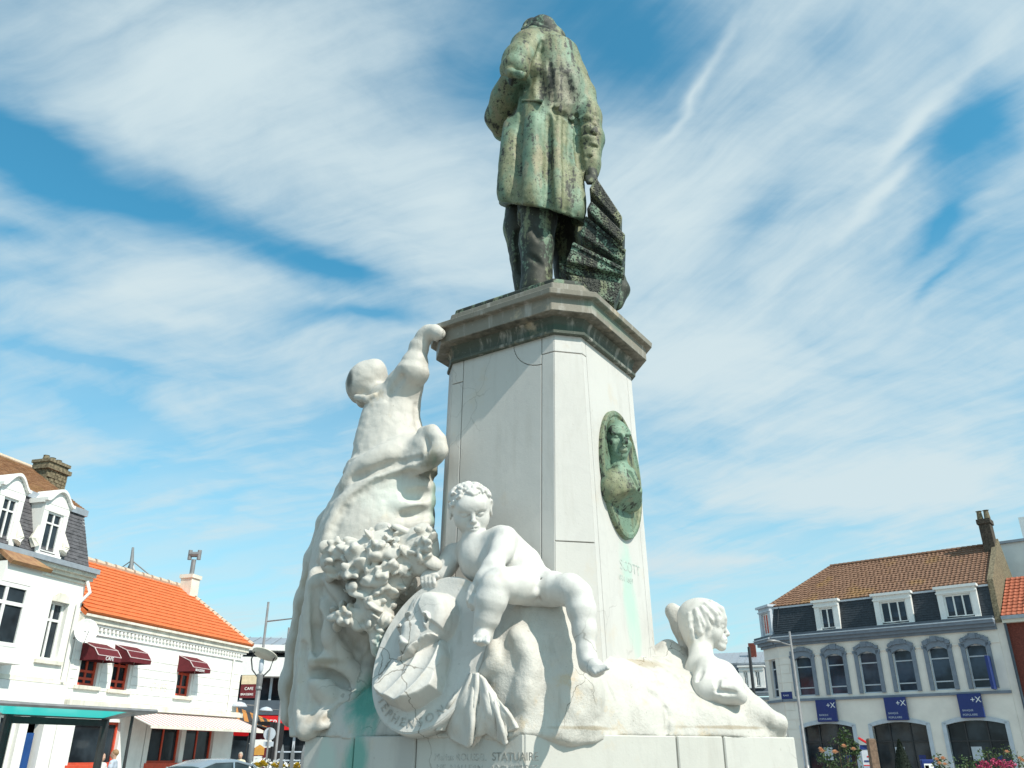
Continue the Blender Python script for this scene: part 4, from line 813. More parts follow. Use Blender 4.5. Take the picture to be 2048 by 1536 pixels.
mb = MB(); mb.rings([octo(*TOPO, z, o) for z, o in ((4.341, .0), (4.341, .118), (4.443, .118), (4.446, .160), (4.488, .166), (4.488, .0))]); bevel(mb.build('cornice_slab', M_cap, ped), .004, 1)
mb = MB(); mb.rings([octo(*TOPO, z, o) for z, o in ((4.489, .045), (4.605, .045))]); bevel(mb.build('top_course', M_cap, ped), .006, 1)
# plinth: blocks with open joints over a core
pc = [np.array([-1.16, 5.05]), W(2.46, 3.9, 0)[:2], np.array([1.725, 5.494]), np.array([1.15, 6.9]), np.array([-.75, 7.3])]
pc[0] = W(4.03, 3.9, 0)[:2]
mb = MB(); cc = np.mean(pc, 0); mb.prism([tuple(cc + (q - cc) * .985) for q in pc], 0, 1.695); mb.build('core', M_plinth, ped)
def plinth_side(a, b, cuts, z0=0, z1=1.70):
    d = b - a; n = np.array([d[1], -d[0]]); n /= np.linalg.norm(n)
    def F(s, t, c): q = a + d * s + n * c; return (q[0], q[1], t)
    for s0, s1 in zip(cuts[:-1], cuts[1:]):
        for (t0, t1) in ((0, .85), (.85, z1)):
            m = MB(F); m.box(s0 + .003, s1 - .003, t0 + .003, t1, -.06, 0); bevel(m.build('plinth_block', M_plinth, ped), .006, 1)
    return F, n
Fpl, npl = plinth_side(pc[0], pc[1], [0, .255, .55, 1]); Fpr, npr = plinth_side(pc[1], pc[2], [0, .52, .70, 1]); plinth_side(pc[2], pc[3], [0, .5, 1]); plinth_side(pc[4], pc[0], [0, .5, 1])
# engraved lettering on the plinth and beneath the bronze medallion
def on(F, s, t): return np.array(F(s, t, .0005))
o0 = V(868, 1524, 3.9) - ER * .001
xl = -EL
text('inscription', 'Marius ROUSSEL', .049, M_ink2, ped, V(868, 1521, 3.9) - ER * .001, xl, EZ, .001)
text('inscription', 'STATUAIRE', .056, M_ink, ped, V(984, 1521, 3.9) - ER * .001, xl, EZ, .001)
text('inscription', 'ME  MALLERN   ARCHITECTE', .050, M_ink2, ped, V(872, 1543, 3.9) - ER * .001, xl, EZ, .001)
xr = (np.array(Fr(1, .5, 0)) - np.array(Fr(0, .5, 0))); xr /= np.linalg.norm(xr); yr = np.array(Fr(.5, 1, 0)) - np.array(Fr(.5, 0, 0)); yr /= np.linalg.norm(yr)
def onr(x, y):
    p0 = np.array(Fr(.5, .5, .0005)); r = ray(x, y); return CAMP + r * ((p0 - CAMP).dot(nr) / r.dot(nr))
text('inscription', 'SCOTT', .095, M_ink3, ped, onr(1240, 1137), xr, yr, .001)
text('inscription', '1804 1889', .05, M_ink3, ped, onr(1237, 1158), xr, yr, .001)

# ---------------------------------------------------------------- rock mound on the plinth
rock = Sculpt(.014, (-1.5, 4.0, 1.62), (1.9, 6.6, 2.62))
pe = []
for k in range(5):
    a, b = pc[k], pc[(k + 1) % 5]; d = (b - a) / np.linalg.norm(b - a); pe.append((a, np.array([-d[1], d[0]])))
def mound(X, Y, Z):
    d = None
    for a, n in pe:
        q = (X - a[0]) * n[0] + (Y - a[1]) * n[1]; d = q if d is None else np.minimum(d, q)
    wob = .035 * vnoise(X + 0 * Y, Y + 0 * X, 0 * X + 0 * Y, 3.0, 3); d = d + wob - .015
    H = 1.695 + .085 * np.clip(d / .03, 0, 1) + 1.25 * np.clip(d, 0, .22) + .42 * np.clip(d - .22, 0, .6) + .03 * vnoise(X + 0 * Y, Y + 0 * X, 0 * X + 0 * Y + 3., 5.0, 3) + (.20 * np.exp(-((X - .30) / .34) ** 2 - ((Y - 4.86) / .24) ** 2) + .10 * np.exp(-((X - .75) / .3) ** 2 - ((Y - 5.1) / .25) ** 2)) * np.clip(d / .10, 0, 1)
    return np.maximum(np.maximum((Z - H) * .75, 1.69 - Z), -d - .0)
rock.put(mound, (-1.5, 4.0, 1.62), (1.9, 6.6, 2.62), 0)
for x, y, v, r in ((1060, 1275, 4.24, (.30, .22, .26)), (1105, 1275, 4.30, (.2, .18, .24)), (1075, 1370, 4.14, (.27, .16, .28)), (1080, 1410, 4.20, (.34, .2, .20)),  (965, 1335, 4.16, (.2, .10, .3)),
                   (900, 1250, 4.32, (.3, .10, .35)), (1030, 1320, 4.06, (.14, .12, .12)), (800, 1420, 4.22, (.16, .10, .18))):
    rock.ell(V(x, y, v), r, k=.16)
rock.chain([(atY(1345, 1220, 5.95), .05), (atY(1372, 1252, 5.95), .075), (atY(1390, 1290, 5.9), .09)], k=.06); rock.chain([(atY(1335, 1300, 5.8), .06), (atY(1370, 1345, 5.8), .1)], k=.08)
rock.chain([(atY(1450, 1412, 5.50), .07), (atY(1505, 1424, 5.48), .08), (atY(1560, 1445, 5.45), .05)], k=.08)
for a, b, r in (((990, 1275, 3.85), (1070, 1290, 3.95), .03), ((1200, 1330, 4.2), (1325, 1400, 4.25), .02), ((1000, 1440, 3.85), (1085, 1380, 3.95), .012)):
    rock.cap(V(*a), V(*b), r, r, .02, True)
rock.on([(1300, 1385, .010), (1326, 1402, .016), (1337, 1430, .018), (1335, 1464, .018)], .01, True, .1)
rock.on([(985, 1286, .03), (992, 1318, .045), (968, 1352, .035)], .04, False, .3); rock.on([(1030, 1260, .02), (1060, 1330, .03), (1045, 1410, .03)], .08, False, .7)
rock.rough(.022, 2.9, 4); rock.rough(.003, 26, 2)
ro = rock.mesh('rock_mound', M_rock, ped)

# ---------------------------------------------------------------- dry leaves / crevices are left to the material; draped cloth hanging over the plinth edge
hem = [(870, 1462, .05), (893, 1459, .015), (905, 1480, .05), (938, 1496, .055), (948, 1474, .01), (975, 1466, .0), (992, 1478, .03), (1013, 1491, .06), (1012, 1468, .02), (1036, 1456, .03)]
top = [(936, 1352, .01), (948, 1345, .03), (962, 1350, .03), (985, 1385, .03)]
def curve(L, t): x = t * (len(L) - 1); i = min(int(x), len(L) - 2); f_ = x - i; return np.array(L[i]) * (1 - f_) + np.array(L[i + 1]) * f_
NU, NV = 55, 34; vt = []
for j in range(NV + 1):
    tv = j / NV
    for i in range(NU + 1):
        tu = i / NU; a, b = curve(top, tu), curve(hem, tu); q = a * (1 - tv) + b * tv; bow = math.sin(math.pi * tv) * (tu - .5) * 8
        dep = q[2] + float(.045 * vnoise(np.array([tu * 3.1 + .4 * tv]), np.array([tv * .8 + 2.]), np.array([.3]), 1.9, 3)[0]) * (.4 + .8 * tv) + .03 * math.sin(math.pi * tv); vt.append(V(q[0] + bow, q[1], 3.895 - dep))
f_ = [(j * (NU + 1) + i, j * (NU + 1) + i + 1, (j + 1) * (NU + 1) + i + 1, (j + 1) * (NU + 1) + i) for j in range(NV) for i in range(NU)]
clo = mesh_obj('carved_cloth', vt, f_, M_fig, ped, True); so = clo.modifiers.new('thick', 'SOLIDIFY'); so.thickness = .022; so.offset = -1 if False else 0

# ---------------------------------------------------------------- oval portrait medallion in marble
mc = [V(905, 1145, 3.99), V(800, 1460, 3.75), V(955, 1330, 3.90)]
mn = np.cross(mc[1] - mc[0], mc[2] - mc[0]); mn /= np.linalg.norm(mn)
if mn[1] > 0: mn = -mn
m0 = CAMP + ray(860, 1302) * ((mc[0] - CAMP).dot(mn) / ray(860, 1302).dot(mn))
def onm(x, y): r = ray(x, y); return CAMP + r * ((m0 - CAMP).dot(mn) / r.dot(mn))
mX = onm(900, 1302) - onm(820, 1302); mX /= np.linalg.norm(mX); mY = np.cross(mn, mX)
if mY[2] < 0: mY = -mY
def m2(x, y): d = onm(x, y) - m0; return np.array([d.dot(mX), d.dot(mY)])
def z8(pts): return [m2(740 + x * .20833, 1160 + y * .20833) for x, y in pts]
def polydist(P, Q):
    """signed distance (positive inside) of points P(n,2) to polygon Q"""
    Q = np.array(Q); n = len(Q); d = np.full(len(P), 1e9); ins = np.zeros(len(P), bool)
    for i in range(n):
        a, b = Q[i], Q[(i + 1) % n]; e = b - a; w = P - a; t = np.clip((w @ e) / (e @ e), 0, 1); d = np.minimum(d, np.hypot(*(w - t[:, None] * e).T))
        c = (a[1] > P[:, 1]) != (b[1] > P[:, 1]); xx = a[0] + (P[:, 1] - a[1]) / (b[1] - a[1] + 1e-12) * (b[0] - a[0]); ins ^= c & (P[:, 0] < xx)
    return np.where(ins, d, -d)
def inflate(P, Q, h, w, p=.5):
    d = polydist(P, Q); t = np.clip(d / w, 0, 1); return h * (1 - (1 - t) ** 2) ** p
def sst(x, a, b): t = np.clip((x - a) / (b - a), 0, 1); return t * t * (3 - 2 * t)
def relief(name, mat, parent, m0, X, Y, N, ax, H, thick, step, extra=None):
    """grid over an ellipse with half-axes vectors ax[0], ax[1] (2-D), heights H(P), closed at the back"""
    A = np.array(ax).T; R_ = np.abs(A).sum(1); nx, ny = (2 * R_ / step).astype(int)
    nr, na = 170, 460; rad = np.linspace(0, 1, nr) ** .7; pts = [np.zeros(2)]
    for r in rad[1:]:
        for k in range(na): t = 6.28318 * k / na; pts.append(A @ (r * np.array([math.cos(t), math.sin(t)])))
    P = np.array(pts); h = H(P); rr = np.concatenate([[0], np.repeat(rad[1:], na)]); h = np.where(rr > .985, np.minimum(h, -.006), h)
    v = m0 + P[:, :1] * X + P[:, 1:] * Y + h[:, None] * N; back = m0 + P[-na:, :1] * X + P[-na:, 1:] * Y - thick * N
    f = [(0, 1 + k, 1 + (k + 1) % na) for k in range(na)]
    for i in range(nr - 2):
        for k in range(na): k2 = (k + 1) % na; f.append((1 + i * na + k, 1 + (i + 1) * na + k, 1 + (i + 1) * na + k2, 1 + i * na + k2))
    b0 = 1 + (nr - 2) * na; b1 = len(v); f += [(b0 + k, b1 + k, b1 + (k + 1) % na, b0 + (k + 1) % na) for k in range(na)] + [tuple(range(b1, b1 + na))[::-1]]
    return mesh_obj(name, np.concatenate([v, back]), f, mat, parent, True)
headP = z8([(560, 150), (650, 132), (740, 145), (810, 185), (845, 260), (855, 350), (840, 440), (800, 530), (740, 590), (690, 640), (560, 760), (470, 830), (380, 830), (325, 770), (312, 730), (322, 690), (312, 672), (325, 648), (312, 622), (338, 590), (332, 552), (296, 528), (310, 505), (345, 470), (368, 440), (372, 420), (372, 395), (392, 350), (415, 290), (455, 220), (500, 180)])
cheekP = z8([(420, 470), (560, 470), (590, 560), (540, 660), (420, 760), (350, 720), (365, 600)]); skullP = z8([(600, 200), (700, 180), (800, 260), (830, 400), (770, 540), (690, 480), (600, 420), (560, 330)])
bustP = z8([(318, 830), (400, 800), (480, 770), (620, 650), (735, 590), (772, 760), (735, 900), (715, 1010), (690, 1085), (560, 1180), (480, 1225), (350, 1262), (290, 1230), (200, 1195), (150, 1150), (120, 1040), (200, 940), (260, 890)])
collP = z8([(320, 815), (335, 850), (400, 835), (490, 785), (530, 735), (640, 650), (730, 590), (690, 555), (600, 590), (500, 690), (450, 740), (380, 790)])
earP = z8([(610, 410), (650, 395), (685, 420), (690, 470), (660, 520), (640, 550), (612, 520), (600, 470)]); earI = z8([(640, 425), (665, 430), (670, 470), (645, 510), (632, 470)])
browP = z8([(385, 395), (430, 375), (490, 390), (485, 408), (430, 398), (390, 412)]); eyeP = z8([(395, 412), (440, 402), (488, 414), (440, 438), (400, 436)])
noseP = z8([(360, 430), (385, 440), (375, 500), (350, 535), (300, 525), (345, 480)]); moustP = z8([(325, 640), (345, 590), (390, 600), (480, 690), (430, 720), (345, 690)]); jawS = z8([(600, 560), (560, 560), (480, 660), (330, 730), (330, 780), (480, 800), (600, 680)])
GS = .0026; GX = np.arange(-.46, .46, GS); GY = np.arange(-.62, .62, GS)
def blur(A, n):
    for _ in range(n):
        A = np.pad(A, 1, 'edge'); A = (A[:-2, 1:-1] + 2 * A[1:-1, 1:-1] + A[2:, 1:-1]) / 4; A = np.pad(A, 1, 'edge'); A = (A[1:-1, :-2] + 2 * A[1:-1, 1:-1] + A[1:-1, 2:]) / 4
    return A
def med_grid():
    xx, yy = np.meshgrid(GX, GY, indexing='ij'); P = np.stack([xx.ravel(), yy.ravel()], 1); sh = xx.shape; G = lambda q, h, w, n, p=.5: blur(inflate(P, q, h, w, p).reshape(sh), n)
    h = G(headP, .125, .085, 6) + G(skullP, .024, .012, 2) + G(cheekP, .016, .05, 8)
    h = h + G(earP, .026, .014, 3) - G(earI, .032, .010, 2) + G(browP, .018, .010, 5) - G(eyeP, .040, .018, 5) + G(noseP, .042, .025, 4) + G(moustP, .018, .018, 5)
    h = h + G(z8([(398, 418), (480, 416), (470, 430), (405, 432)]), .012, .008, 3) - G(z8([(318, 668), (400, 662), (402, 676), (318, 680)]), .014, .006, 2)
    b = polydist(P, bustP).reshape(sh); fs = (xx * .90 - yy * .42) * 30 + .5 + 1.2 * np.sin(yy * 9)
    fold = blur(-.034 * np.abs(np.sin(fs)) ** .6 + .022, 5); low = np.clip((m2(855, 1285)[1] - yy) / .42, 0, 1)
    hb = blur((.065 + .12 * low + fold) * (1 - (1 - np.clip(b / .020, 0, 1)) ** 2) ** .5 * (b > 0), 2); h = np.maximum(hb, h * (b < .03))
    n = vnoise(xx.astype(np.float32), yy.astype(np.float32), 0 * xx.astype(np.float32), 26, 3)
    c = G(collP, .14, .02, 3) + blur(.016 * n * (polydist(P, collP) > .004).reshape(sh), 2); return np.maximum(h, c) + .0012 * n
MG = med_grid()
def medH(P):
    fx = np.clip((P[:, 0] - GX[0]) / GS, 0, len(GX) - 1.01); fy = np.clip((P[:, 1] - GY[0]) / GS, 0, len(GY) - 1.01); i, j = fx.astype(int), fy.astype(int); u, v = fx - i, fy - j
    return (MG[i, j] * (1 - u) + MG[i + 1, j] * u) * (1 - v) + (MG[i, j + 1] * (1 - u) + MG[i + 1, j + 1] * u) * v
mA = (m2(905, 1146) - m2(802, 1458)) / 2; mB_ = np.array([-(m2(960, 1300) - m2(757, 1300))[1], 0]); mB_ = (m2(964, 1318) - m2(752, 1300)) / 2
med = relief('portrait_medallion', M_med, None, m0, mX, mY, mn, (mB_, mA), medH, .10, .004)
tag(med, 'oval white marble medallion with bald bewhiskered man in profile, leaning below the seated child', 'medallion')
Ai = np.linalg.inv(np.array((mB_, mA)).T); tt = []
for q in ((764, 1372), (893, 1408)): w = Ai @ m2(*q); tt.append(math.atan2(w[1], w[0]) % 6.28318)
pa = [np.array((mB_, mA)).T @ (np.array([math.cos(t), math.sin(t)]) * .93) for t in np.linspace(tt[0], tt[1], 200)]
cum = np.concatenate([[0], np.cumsum([np.hypot(*(pa[i + 1] - pa[i])) for i in range(199)])]); wd = [.8, .85, .8, .8, 1, .8, 1.05, .8, 1.1, 1.05]; cw = np.cumsum([0] + wd) / sum(wd)
for k, chh in enumerate('STEPHENSON'):
    i0, i1 = (int(np.searchsorted(cum, cum[-1] * c)) for c in (cw[k], min(1, cw[k + 1]))); i1 = min(i1, 199); a, b = pa[i0], pa[i1]; xd = mX * (b - a)[0] + mY * (b - a)[1]
    text('inscription', chh, .066, M_ink2, med, m0 + mX * a[0] + mY * a[1] + mn * .0045, xd, np.cross(mn, xd), .0012)

# ---------------------------------------------------------------- bronze oval medallion on the right-hand face
b0 = onr(1238, 948) + nr * .012
def r2(x, y):
    r = ray(x, y); p = CAMP + r * ((b0 - CAMP).dot(nr) / r.dot(nr)); d = p - b0; return np.array([d.dot(xr), d.dot(yr)])
bA = (r2(1213, 811) - r2(1266, 1084)) / 2; bA = np.array([0, abs(bA[1])]); bB = np.array([.292, 0])
m = MB(); K = 72
m.rings([[tuple(b0 + xr * bB[0] * q * math.cos(6.28318 * k / K) + yr * bA[1] * q * math.sin(6.28318 * k / K) + nr * c) for k in range(K)] for q, c in ((.99, -.03), (1.0, -.015), (1.0, .012), (.985, .02), (.93, .022), (.90, .012), (.5, .010), (.01, .010))])
bm_ = m.build('bronze_medallion', M_med2, None, False, tuple(b0))
bp = Sculpt(.0055)
def bq(a, b, c): return b0 + xr * (a - .085) + yr * b + nr * (c - .02)
fwb = nr * .80 - xr * .60 - EZ * .02; fwb = fwb / np.linalg.norm(fwb); FB = frame(fwb, yr); HB = bq(.005, .205, .03); hs = .152
def hb(a, b, c): return HB + (FB[0] * a + FB[1] * b + FB[2] * c) * hs
S = bp
S.ell(hb(0, -.05, .30), (.68 * hs, .80 * hs, .75 * hs), FB, .01); S.ell(hb(0, .25, -.30), (.56 * hs, .56 * hs, .72 * hs), FB, .03); S.ell(hb(0, .58, -.86), (.24 * hs, .2 * hs, .17 * hs), FB, .03); S.ell(hb(0, .62, .26), (.5 * hs, .2 * hs, .28 * hs), FB, .03)
for q in (-1, 1):
    S.ell(hb(q * .27, .86, -.04), (.19 * hs, .18 * hs, .10 * hs), FB, .012, True); S.ell(hb(q * .27, .70, -.05), (.12 * hs, .10 * hs, .07 * hs), FB, .004)
    S.cap(hb(q * .10, .84, .10), hb(q * .46, .70, .12), .07 * hs, .05 * hs, .01); S.cap(hb(q * .30, .72, -.25), hb(q * .20, .75, -.62), .05 * hs, .03 * hs, .03, True); S.ell(hb(q * .36, .58, -.28), (.16 * hs, .14 * hs, .14 * hs), FB, .03)
    S.ell(hb(q * .66, .0, -.12), (.07 * hs, .18 * hs, .24 * hs), FB, .008)
S.cap(hb(0, .80, .08), hb(0, 1.06, -.36), .07 * hs, .11 * hs, .012); S.ell(hb(0, 1.0, -.40), (.17 * hs, .10 * hs, .08 * hs), FB, .008)
S.ell(hb(0, .80, -.64), (.22 * hs, .12 * hs, .14 * hs), FB, .015); S.cap(hb(-.2, .90, -.645), hb(.2, .90, -.645), .022 * hs, .022 * hs, .004, True)
S.chain([(bq(.0, .06, .03), .075), (bq(.0, -.05, .05), .085)], .03); S.chain([(bq(-.08, -.015, .09), .022), (bq(.0, -.04, .125), .022), (bq(.085, -.01, .09), .022)], .015)
S.chain([(bq(-.10, -.11, .03), .09), (bq(.0, -.10, .06), .10), (bq(.12, -.11, .03), .09)], .05); S.chain([(bq(-.13, -.18, .035), .085), (bq(.0, -.18, .075), .105), (bq(.15, -.18, .04), .085)], .05)
for a_, b_, r_b in ((-.05, -.06, .012), (.05, -.06, .012)): S.cap(bq(a_, b_, .15), bq(a_ * .3, -.24, .21), r_b, r_b, .02, True)
S.half(bq(0, -.295, .0), np.array(-yr) * .8 + nr * .55, .008)
S.half(bq(0, 0, -.005) - nr * .0, -nr, .004); S.rough(.0025, 14, 2)
S.mesh('portrait_bust', M_med2, bm_)
tag(bm_, 'oval green bronze medallion with bust of a man, fixed to the sunlit pedestal face', 'medallion')
# ================================================================ MARBLE FIGURES
# ---- kneeling/standing woman reaching up to the cornice
wv = 4.23
wom = Sculpt(.009)
def rowsV(L, v, bk, yoff=0.):
    out = []
    for y, x0, x1 in L:
        vv = v - .14 * max(0, (y - 1000) / 475); a, b = V(x0, y, vv), V(x1, y, vv); m = (a + b) / 2; out.append((m[2], m[0], m[1] + yoff, abs(b[0] - a[0]) / 2, abs(b[0] - a[0]) / 2 * bk))
    return out
fo = lambda th, z: 1 + .045 * np.sin(th * 9 + 2.2 * z) * np.clip((2.9 - z) / .6, 0, 1) + .02 * np.sin(th * 17 - 3 * z) * np.clip((2.9 - z) / .5, 0, 1)
wom.loft(rowsV([(1475, 596, 735), (1430, 592, 735), (1330, 605, 760), (1260, 616, 800), (1200, 628, 835), (1130, 640, 855), (1070, 652, 862), (1020, 668, 862), (970, 694, 862), (935, 714, 862)], wv, .72), .05, fold=fo)
wom.loft(rowsV([(945, 706, 864), (925, 712, 862), (900, 717, 856), (870, 721, 846), (840, 728, 838), (810, 744, 835), (780, 764, 836), (758, 784, 838)], wv, .72), .07)
wom.chain([(V(800, 800, 4.28), .14), (V(812, 765, 4.23), .11), (V(822, 745, 4.2), .098)], .06)                      # shoulder and upper sleeve
wom.chain([(V(760, 825, 4.23), .12), (V(770, 800, 4.23), .10), (V(745, 778, 4.23), .075)], .06)                    # other shoulder, neck
wom.chain([(V(826, 742, 4.2), .125), (V(829, 728, 4.2), .100)], .012)                                              # flared cuff

wom.chain([(V(830, 725, 4.2), .064), (V(838, 695, 4.2), .066), (V(847, 675, 4.2), .055), (V(858, 664, 4.2), .05)], .03)   # bare forearm
wom.chain([(V(856, 665, 4.2), .05), (V(870, 664, 4.2), .048), (V(880, 668, 4.2), .042)], .025)                  # hand on the cornice
for k, (dx, dy) in enumerate(((6, -6), (10, 1), (9, 8), (3, 14))): wom.chain([(V(872, 664 + k * 4, 4.2), .019), (V(874 + dx, 666 + dy, 4.42 - .02), .017)], .01)
hf = frame(V(690, 720, 4.68) - V(735, 762, 4.23))
wom.ell(V(736, 762, 4.23), (.148, .165, .16), None, .03); wom.ell(V(752, 742, 4.23), (.075, .10, .09), None, .05); wom.ell(V(722, 775, 4.2), (.115, .13, .13), None, .05)
wom.ell(V(727, 802, 4.18), (.062, .06, .055), None, .018); wom.chain([(V(714, 795, 4.11), .03), (V(735, 799, 4.08), .028), (V(750, 790, 4.09), .02)], .012)   # rolled hair at the nape
for q in range(7): wom.cap(V(706 + q * 9, 770 - q * 6, 4.07), V(722 + q * 8, 790 - q * 6.5, 4.07), .010, .006, .012, True) if q % 2 else None
# creases of the blouse
for pts in ([(774, 800, .012), (790, 772, .018), (806, 754, .012)], [(834, 812, .014), (838, 850, .018), (848, 880, .014)]): wom.on(pts, .03, True, -.7)
# sash and its knotted loop at the hip
wom.on([(694, 968, .045), (725, 938, .06), (775, 911, .07), (822, 893, .07), (850, 884, .05)], .05, False, .55)
wom.ell(V(858, 896, 4.19), (.12, .10, .13), None, .07); wom.chain([(V(845, 862, 4.17), .03), (V(864, 862, 4.15), .038), (V(877, 878, 4.15), .04), (V(879, 902, 4.16), .045)], .05); wom.chain([(V(879, 902, 4.16), .045), (V(862, 916, 4.15), .05), (V(830, 918, 4.15), .05), (V(790, 925, 4.15), .04)], .06)
wom.on([(850, 876, .016), (857, 892, .022), (852, 906, .014)], .015, True, .0)
wom.on([(848, 926, .045), (795, 942, .045), (735, 968, .04), (686, 1008, .035), (660, 1065, .03), (645, 1120, .03)], .05, False, .5)
wom.on([(705, 958, .016), (775, 931, .02), (840, 915, .016)], .03, True, -.2)
wom.on([(700, 1000, .016), (755, 965, .018), (830, 945, .016)], .03, True, -.5); wom.on([(664, 1060, .016), (690, 1015, .018)], .03, True, -.5)
wom.on([(815, 968, .04), (838, 977, .05), (860, 974, .03)], .06, False, .5); wom.on([(800, 1010, .04), (835, 1012, .05), (858, 1000, .04)], .06, False, .5); wom.on([(825, 1052, .04), (855, 1042, .04)], .06, False, .5)
wom.on([(812, 992, .02), (856, 988, .022)], .05, True, -.1); wom.on([(808, 1031, .02), (856, 1024, .022)], .05, True, -.1)
# long cloak edge falling behind her
wom.chain([(V(714, 930, 4.38), .05), (V(688, 980, 4.38), .05), (V(652, 1045, 4.38), .06), (V(628, 1120, 4.38), .07), (V(612, 1200, 4.38), .075), (V(600, 1290, 4.38), .085), (V(590, 1370, 4.38), .10), (V(586, 1430, 4.38), .085)], .06)
# lower skirt: hanging swags and deep hollows
for pts in ([(632, 1150, .05), (624, 1240, .05), (615, 1330, .05), (612, 1420, .055), (612, 1465, .05)], [(618, 1322, .04), (660, 1318, .05), (705, 1338, .05), (735, 1368, .035)], [(742, 1310, .04), (728, 1380, .055), (712, 1430, .05)],
            [(700, 1368, .045), (680, 1408, .055), (645, 1442, .06), (608, 1462, .045)], [(650, 1210, .04), (662, 1280, .05), (690, 1312, .045)], [(640, 1365, .07), (665, 1395, .06)], [(655, 1160, .03), (690, 1200, .035), (720, 1262, .03)], [(640, 1450, .04), (675, 1430, .045), (715, 1385, .03)]): wom.on(pts, .035, False, .15)
for pts in ([(622, 1343, .016), (665, 1350, .022), (702, 1374, .016)], [(606, 1290, .018), (603, 1420, .02)], [(692, 1440, .02), (726, 1400, .02)], [(640, 1466, .02), (690, 1457, .02)], [(638, 1230, .018), (636, 1310, .014)], [(680, 1225, .02), (722, 1296, .024)], [(625, 1350, .02), (650, 1352, .03), (690, 1372, .028)], [(628, 1180, .014), (634, 1270, .018)], [(650, 1440, .018), (690, 1412, .022)]): wom.on(pts, .03, True, .25)
wom.rough(.004, 3.2, 2); wom.rough(.0025, 9, 2); wom.rough(.0022, 30, 2)
wom0 = list(wom.ops)
wo = wom.mesh('marble_woman', M_fig); tag(wo, 'white marble woman seen from behind in long drapery, one arm raised to the cornice', 'statue')

# ---- carved flowers and leaves in front of her
fl = Sculpt(.0058)
for x, y, v, r in ((715, 1122, 3.88, (.24, .10, .13)), (785, 1105, 3.92, (.26, .10, .15)), (845, 1100, 3.98, (.10, .08, .17)), (755, 1165, 3.88, (.2, .09, .10)), (752, 1218, 3.90, (.11, .09, .13)), (700, 1235, 3.84, (.10, .05, .06)), (757, 1275, 3.90, (.05, .05, .12))): fl.ell(V(x, y, v), r, None, .08)
r_ = np.random.RandomState(5)
def petal(x, y, s, out=.25):
    q = r_.randn(3); q[1] -= .8; q /= np.linalg.norm(q); p_ = base.hit(x, y, -s * out * r_.uniform(.2, 2.2))
    if base.miss: return
    fl.ell(p_, (s * 1.15, s * r_.uniform(.3, .5), s * r_.uniform(.5, .85)), frame(q, (.3, .2, .9)), s * .16)
base = Sculpt(.01); base.ops = list(fl.ops)
zones = [(655, 760, 1078, 1165, 40, .056), (730, 868, 1055, 1150, 56, .048), (690, 800, 1140, 1188, 20, .048), (735, 788, 1185, 1250, 15, .042), (668, 740, 1210, 1262, 12, .045), (748, 772, 1240, 1325, 10, .036), (664, 690, 1255, 1280, 4, .036), (790, 835, 1165, 1200, 6, .036)]
for x0, x1, y0, y1, n, s in zones:
    for _ in range(n): petal(r_.uniform(x0, x1), r_.uniform(y0, y1), s * r_.uniform(.55, 1.3))
for x, y, s in ((672, 1092, .05), (705, 1140, .06), (750, 1098, .055), (848, 1090, .05), (765, 1142, .05), (690, 1232, .05)):      # trumpet blossoms
    c = base.hit(x, y, -.05); d = np.array([r_.uniform(-.6, .3), -1, r_.uniform(-.5, .6)]); d /= np.linalg.norm(d); fr = frame(d, (.2, .1, 1))
    for k in range(5): t_ = k * 1.2566 + r_.rand() * .4; e = fr[0] * math.cos(t_) + fr[2] * math.sin(t_); fl.chain([(c - d * s * .6, s * .30), (c + e * s * .62, s * .40), (c + e * s * 1.0 + d * s * .25, s * .24)], s * .25)
    fl.ell(c + d * s * .35, (s * .3, s * .3, s * .3), None, s * .25, True)
fl.rough(.006, 14, 3)
fo_ = fl.mesh('carved_flowers', M_flow); tag(fo_, 'heap of carved white marble flowers and leaves spilling down beside the medallion', 'carving')

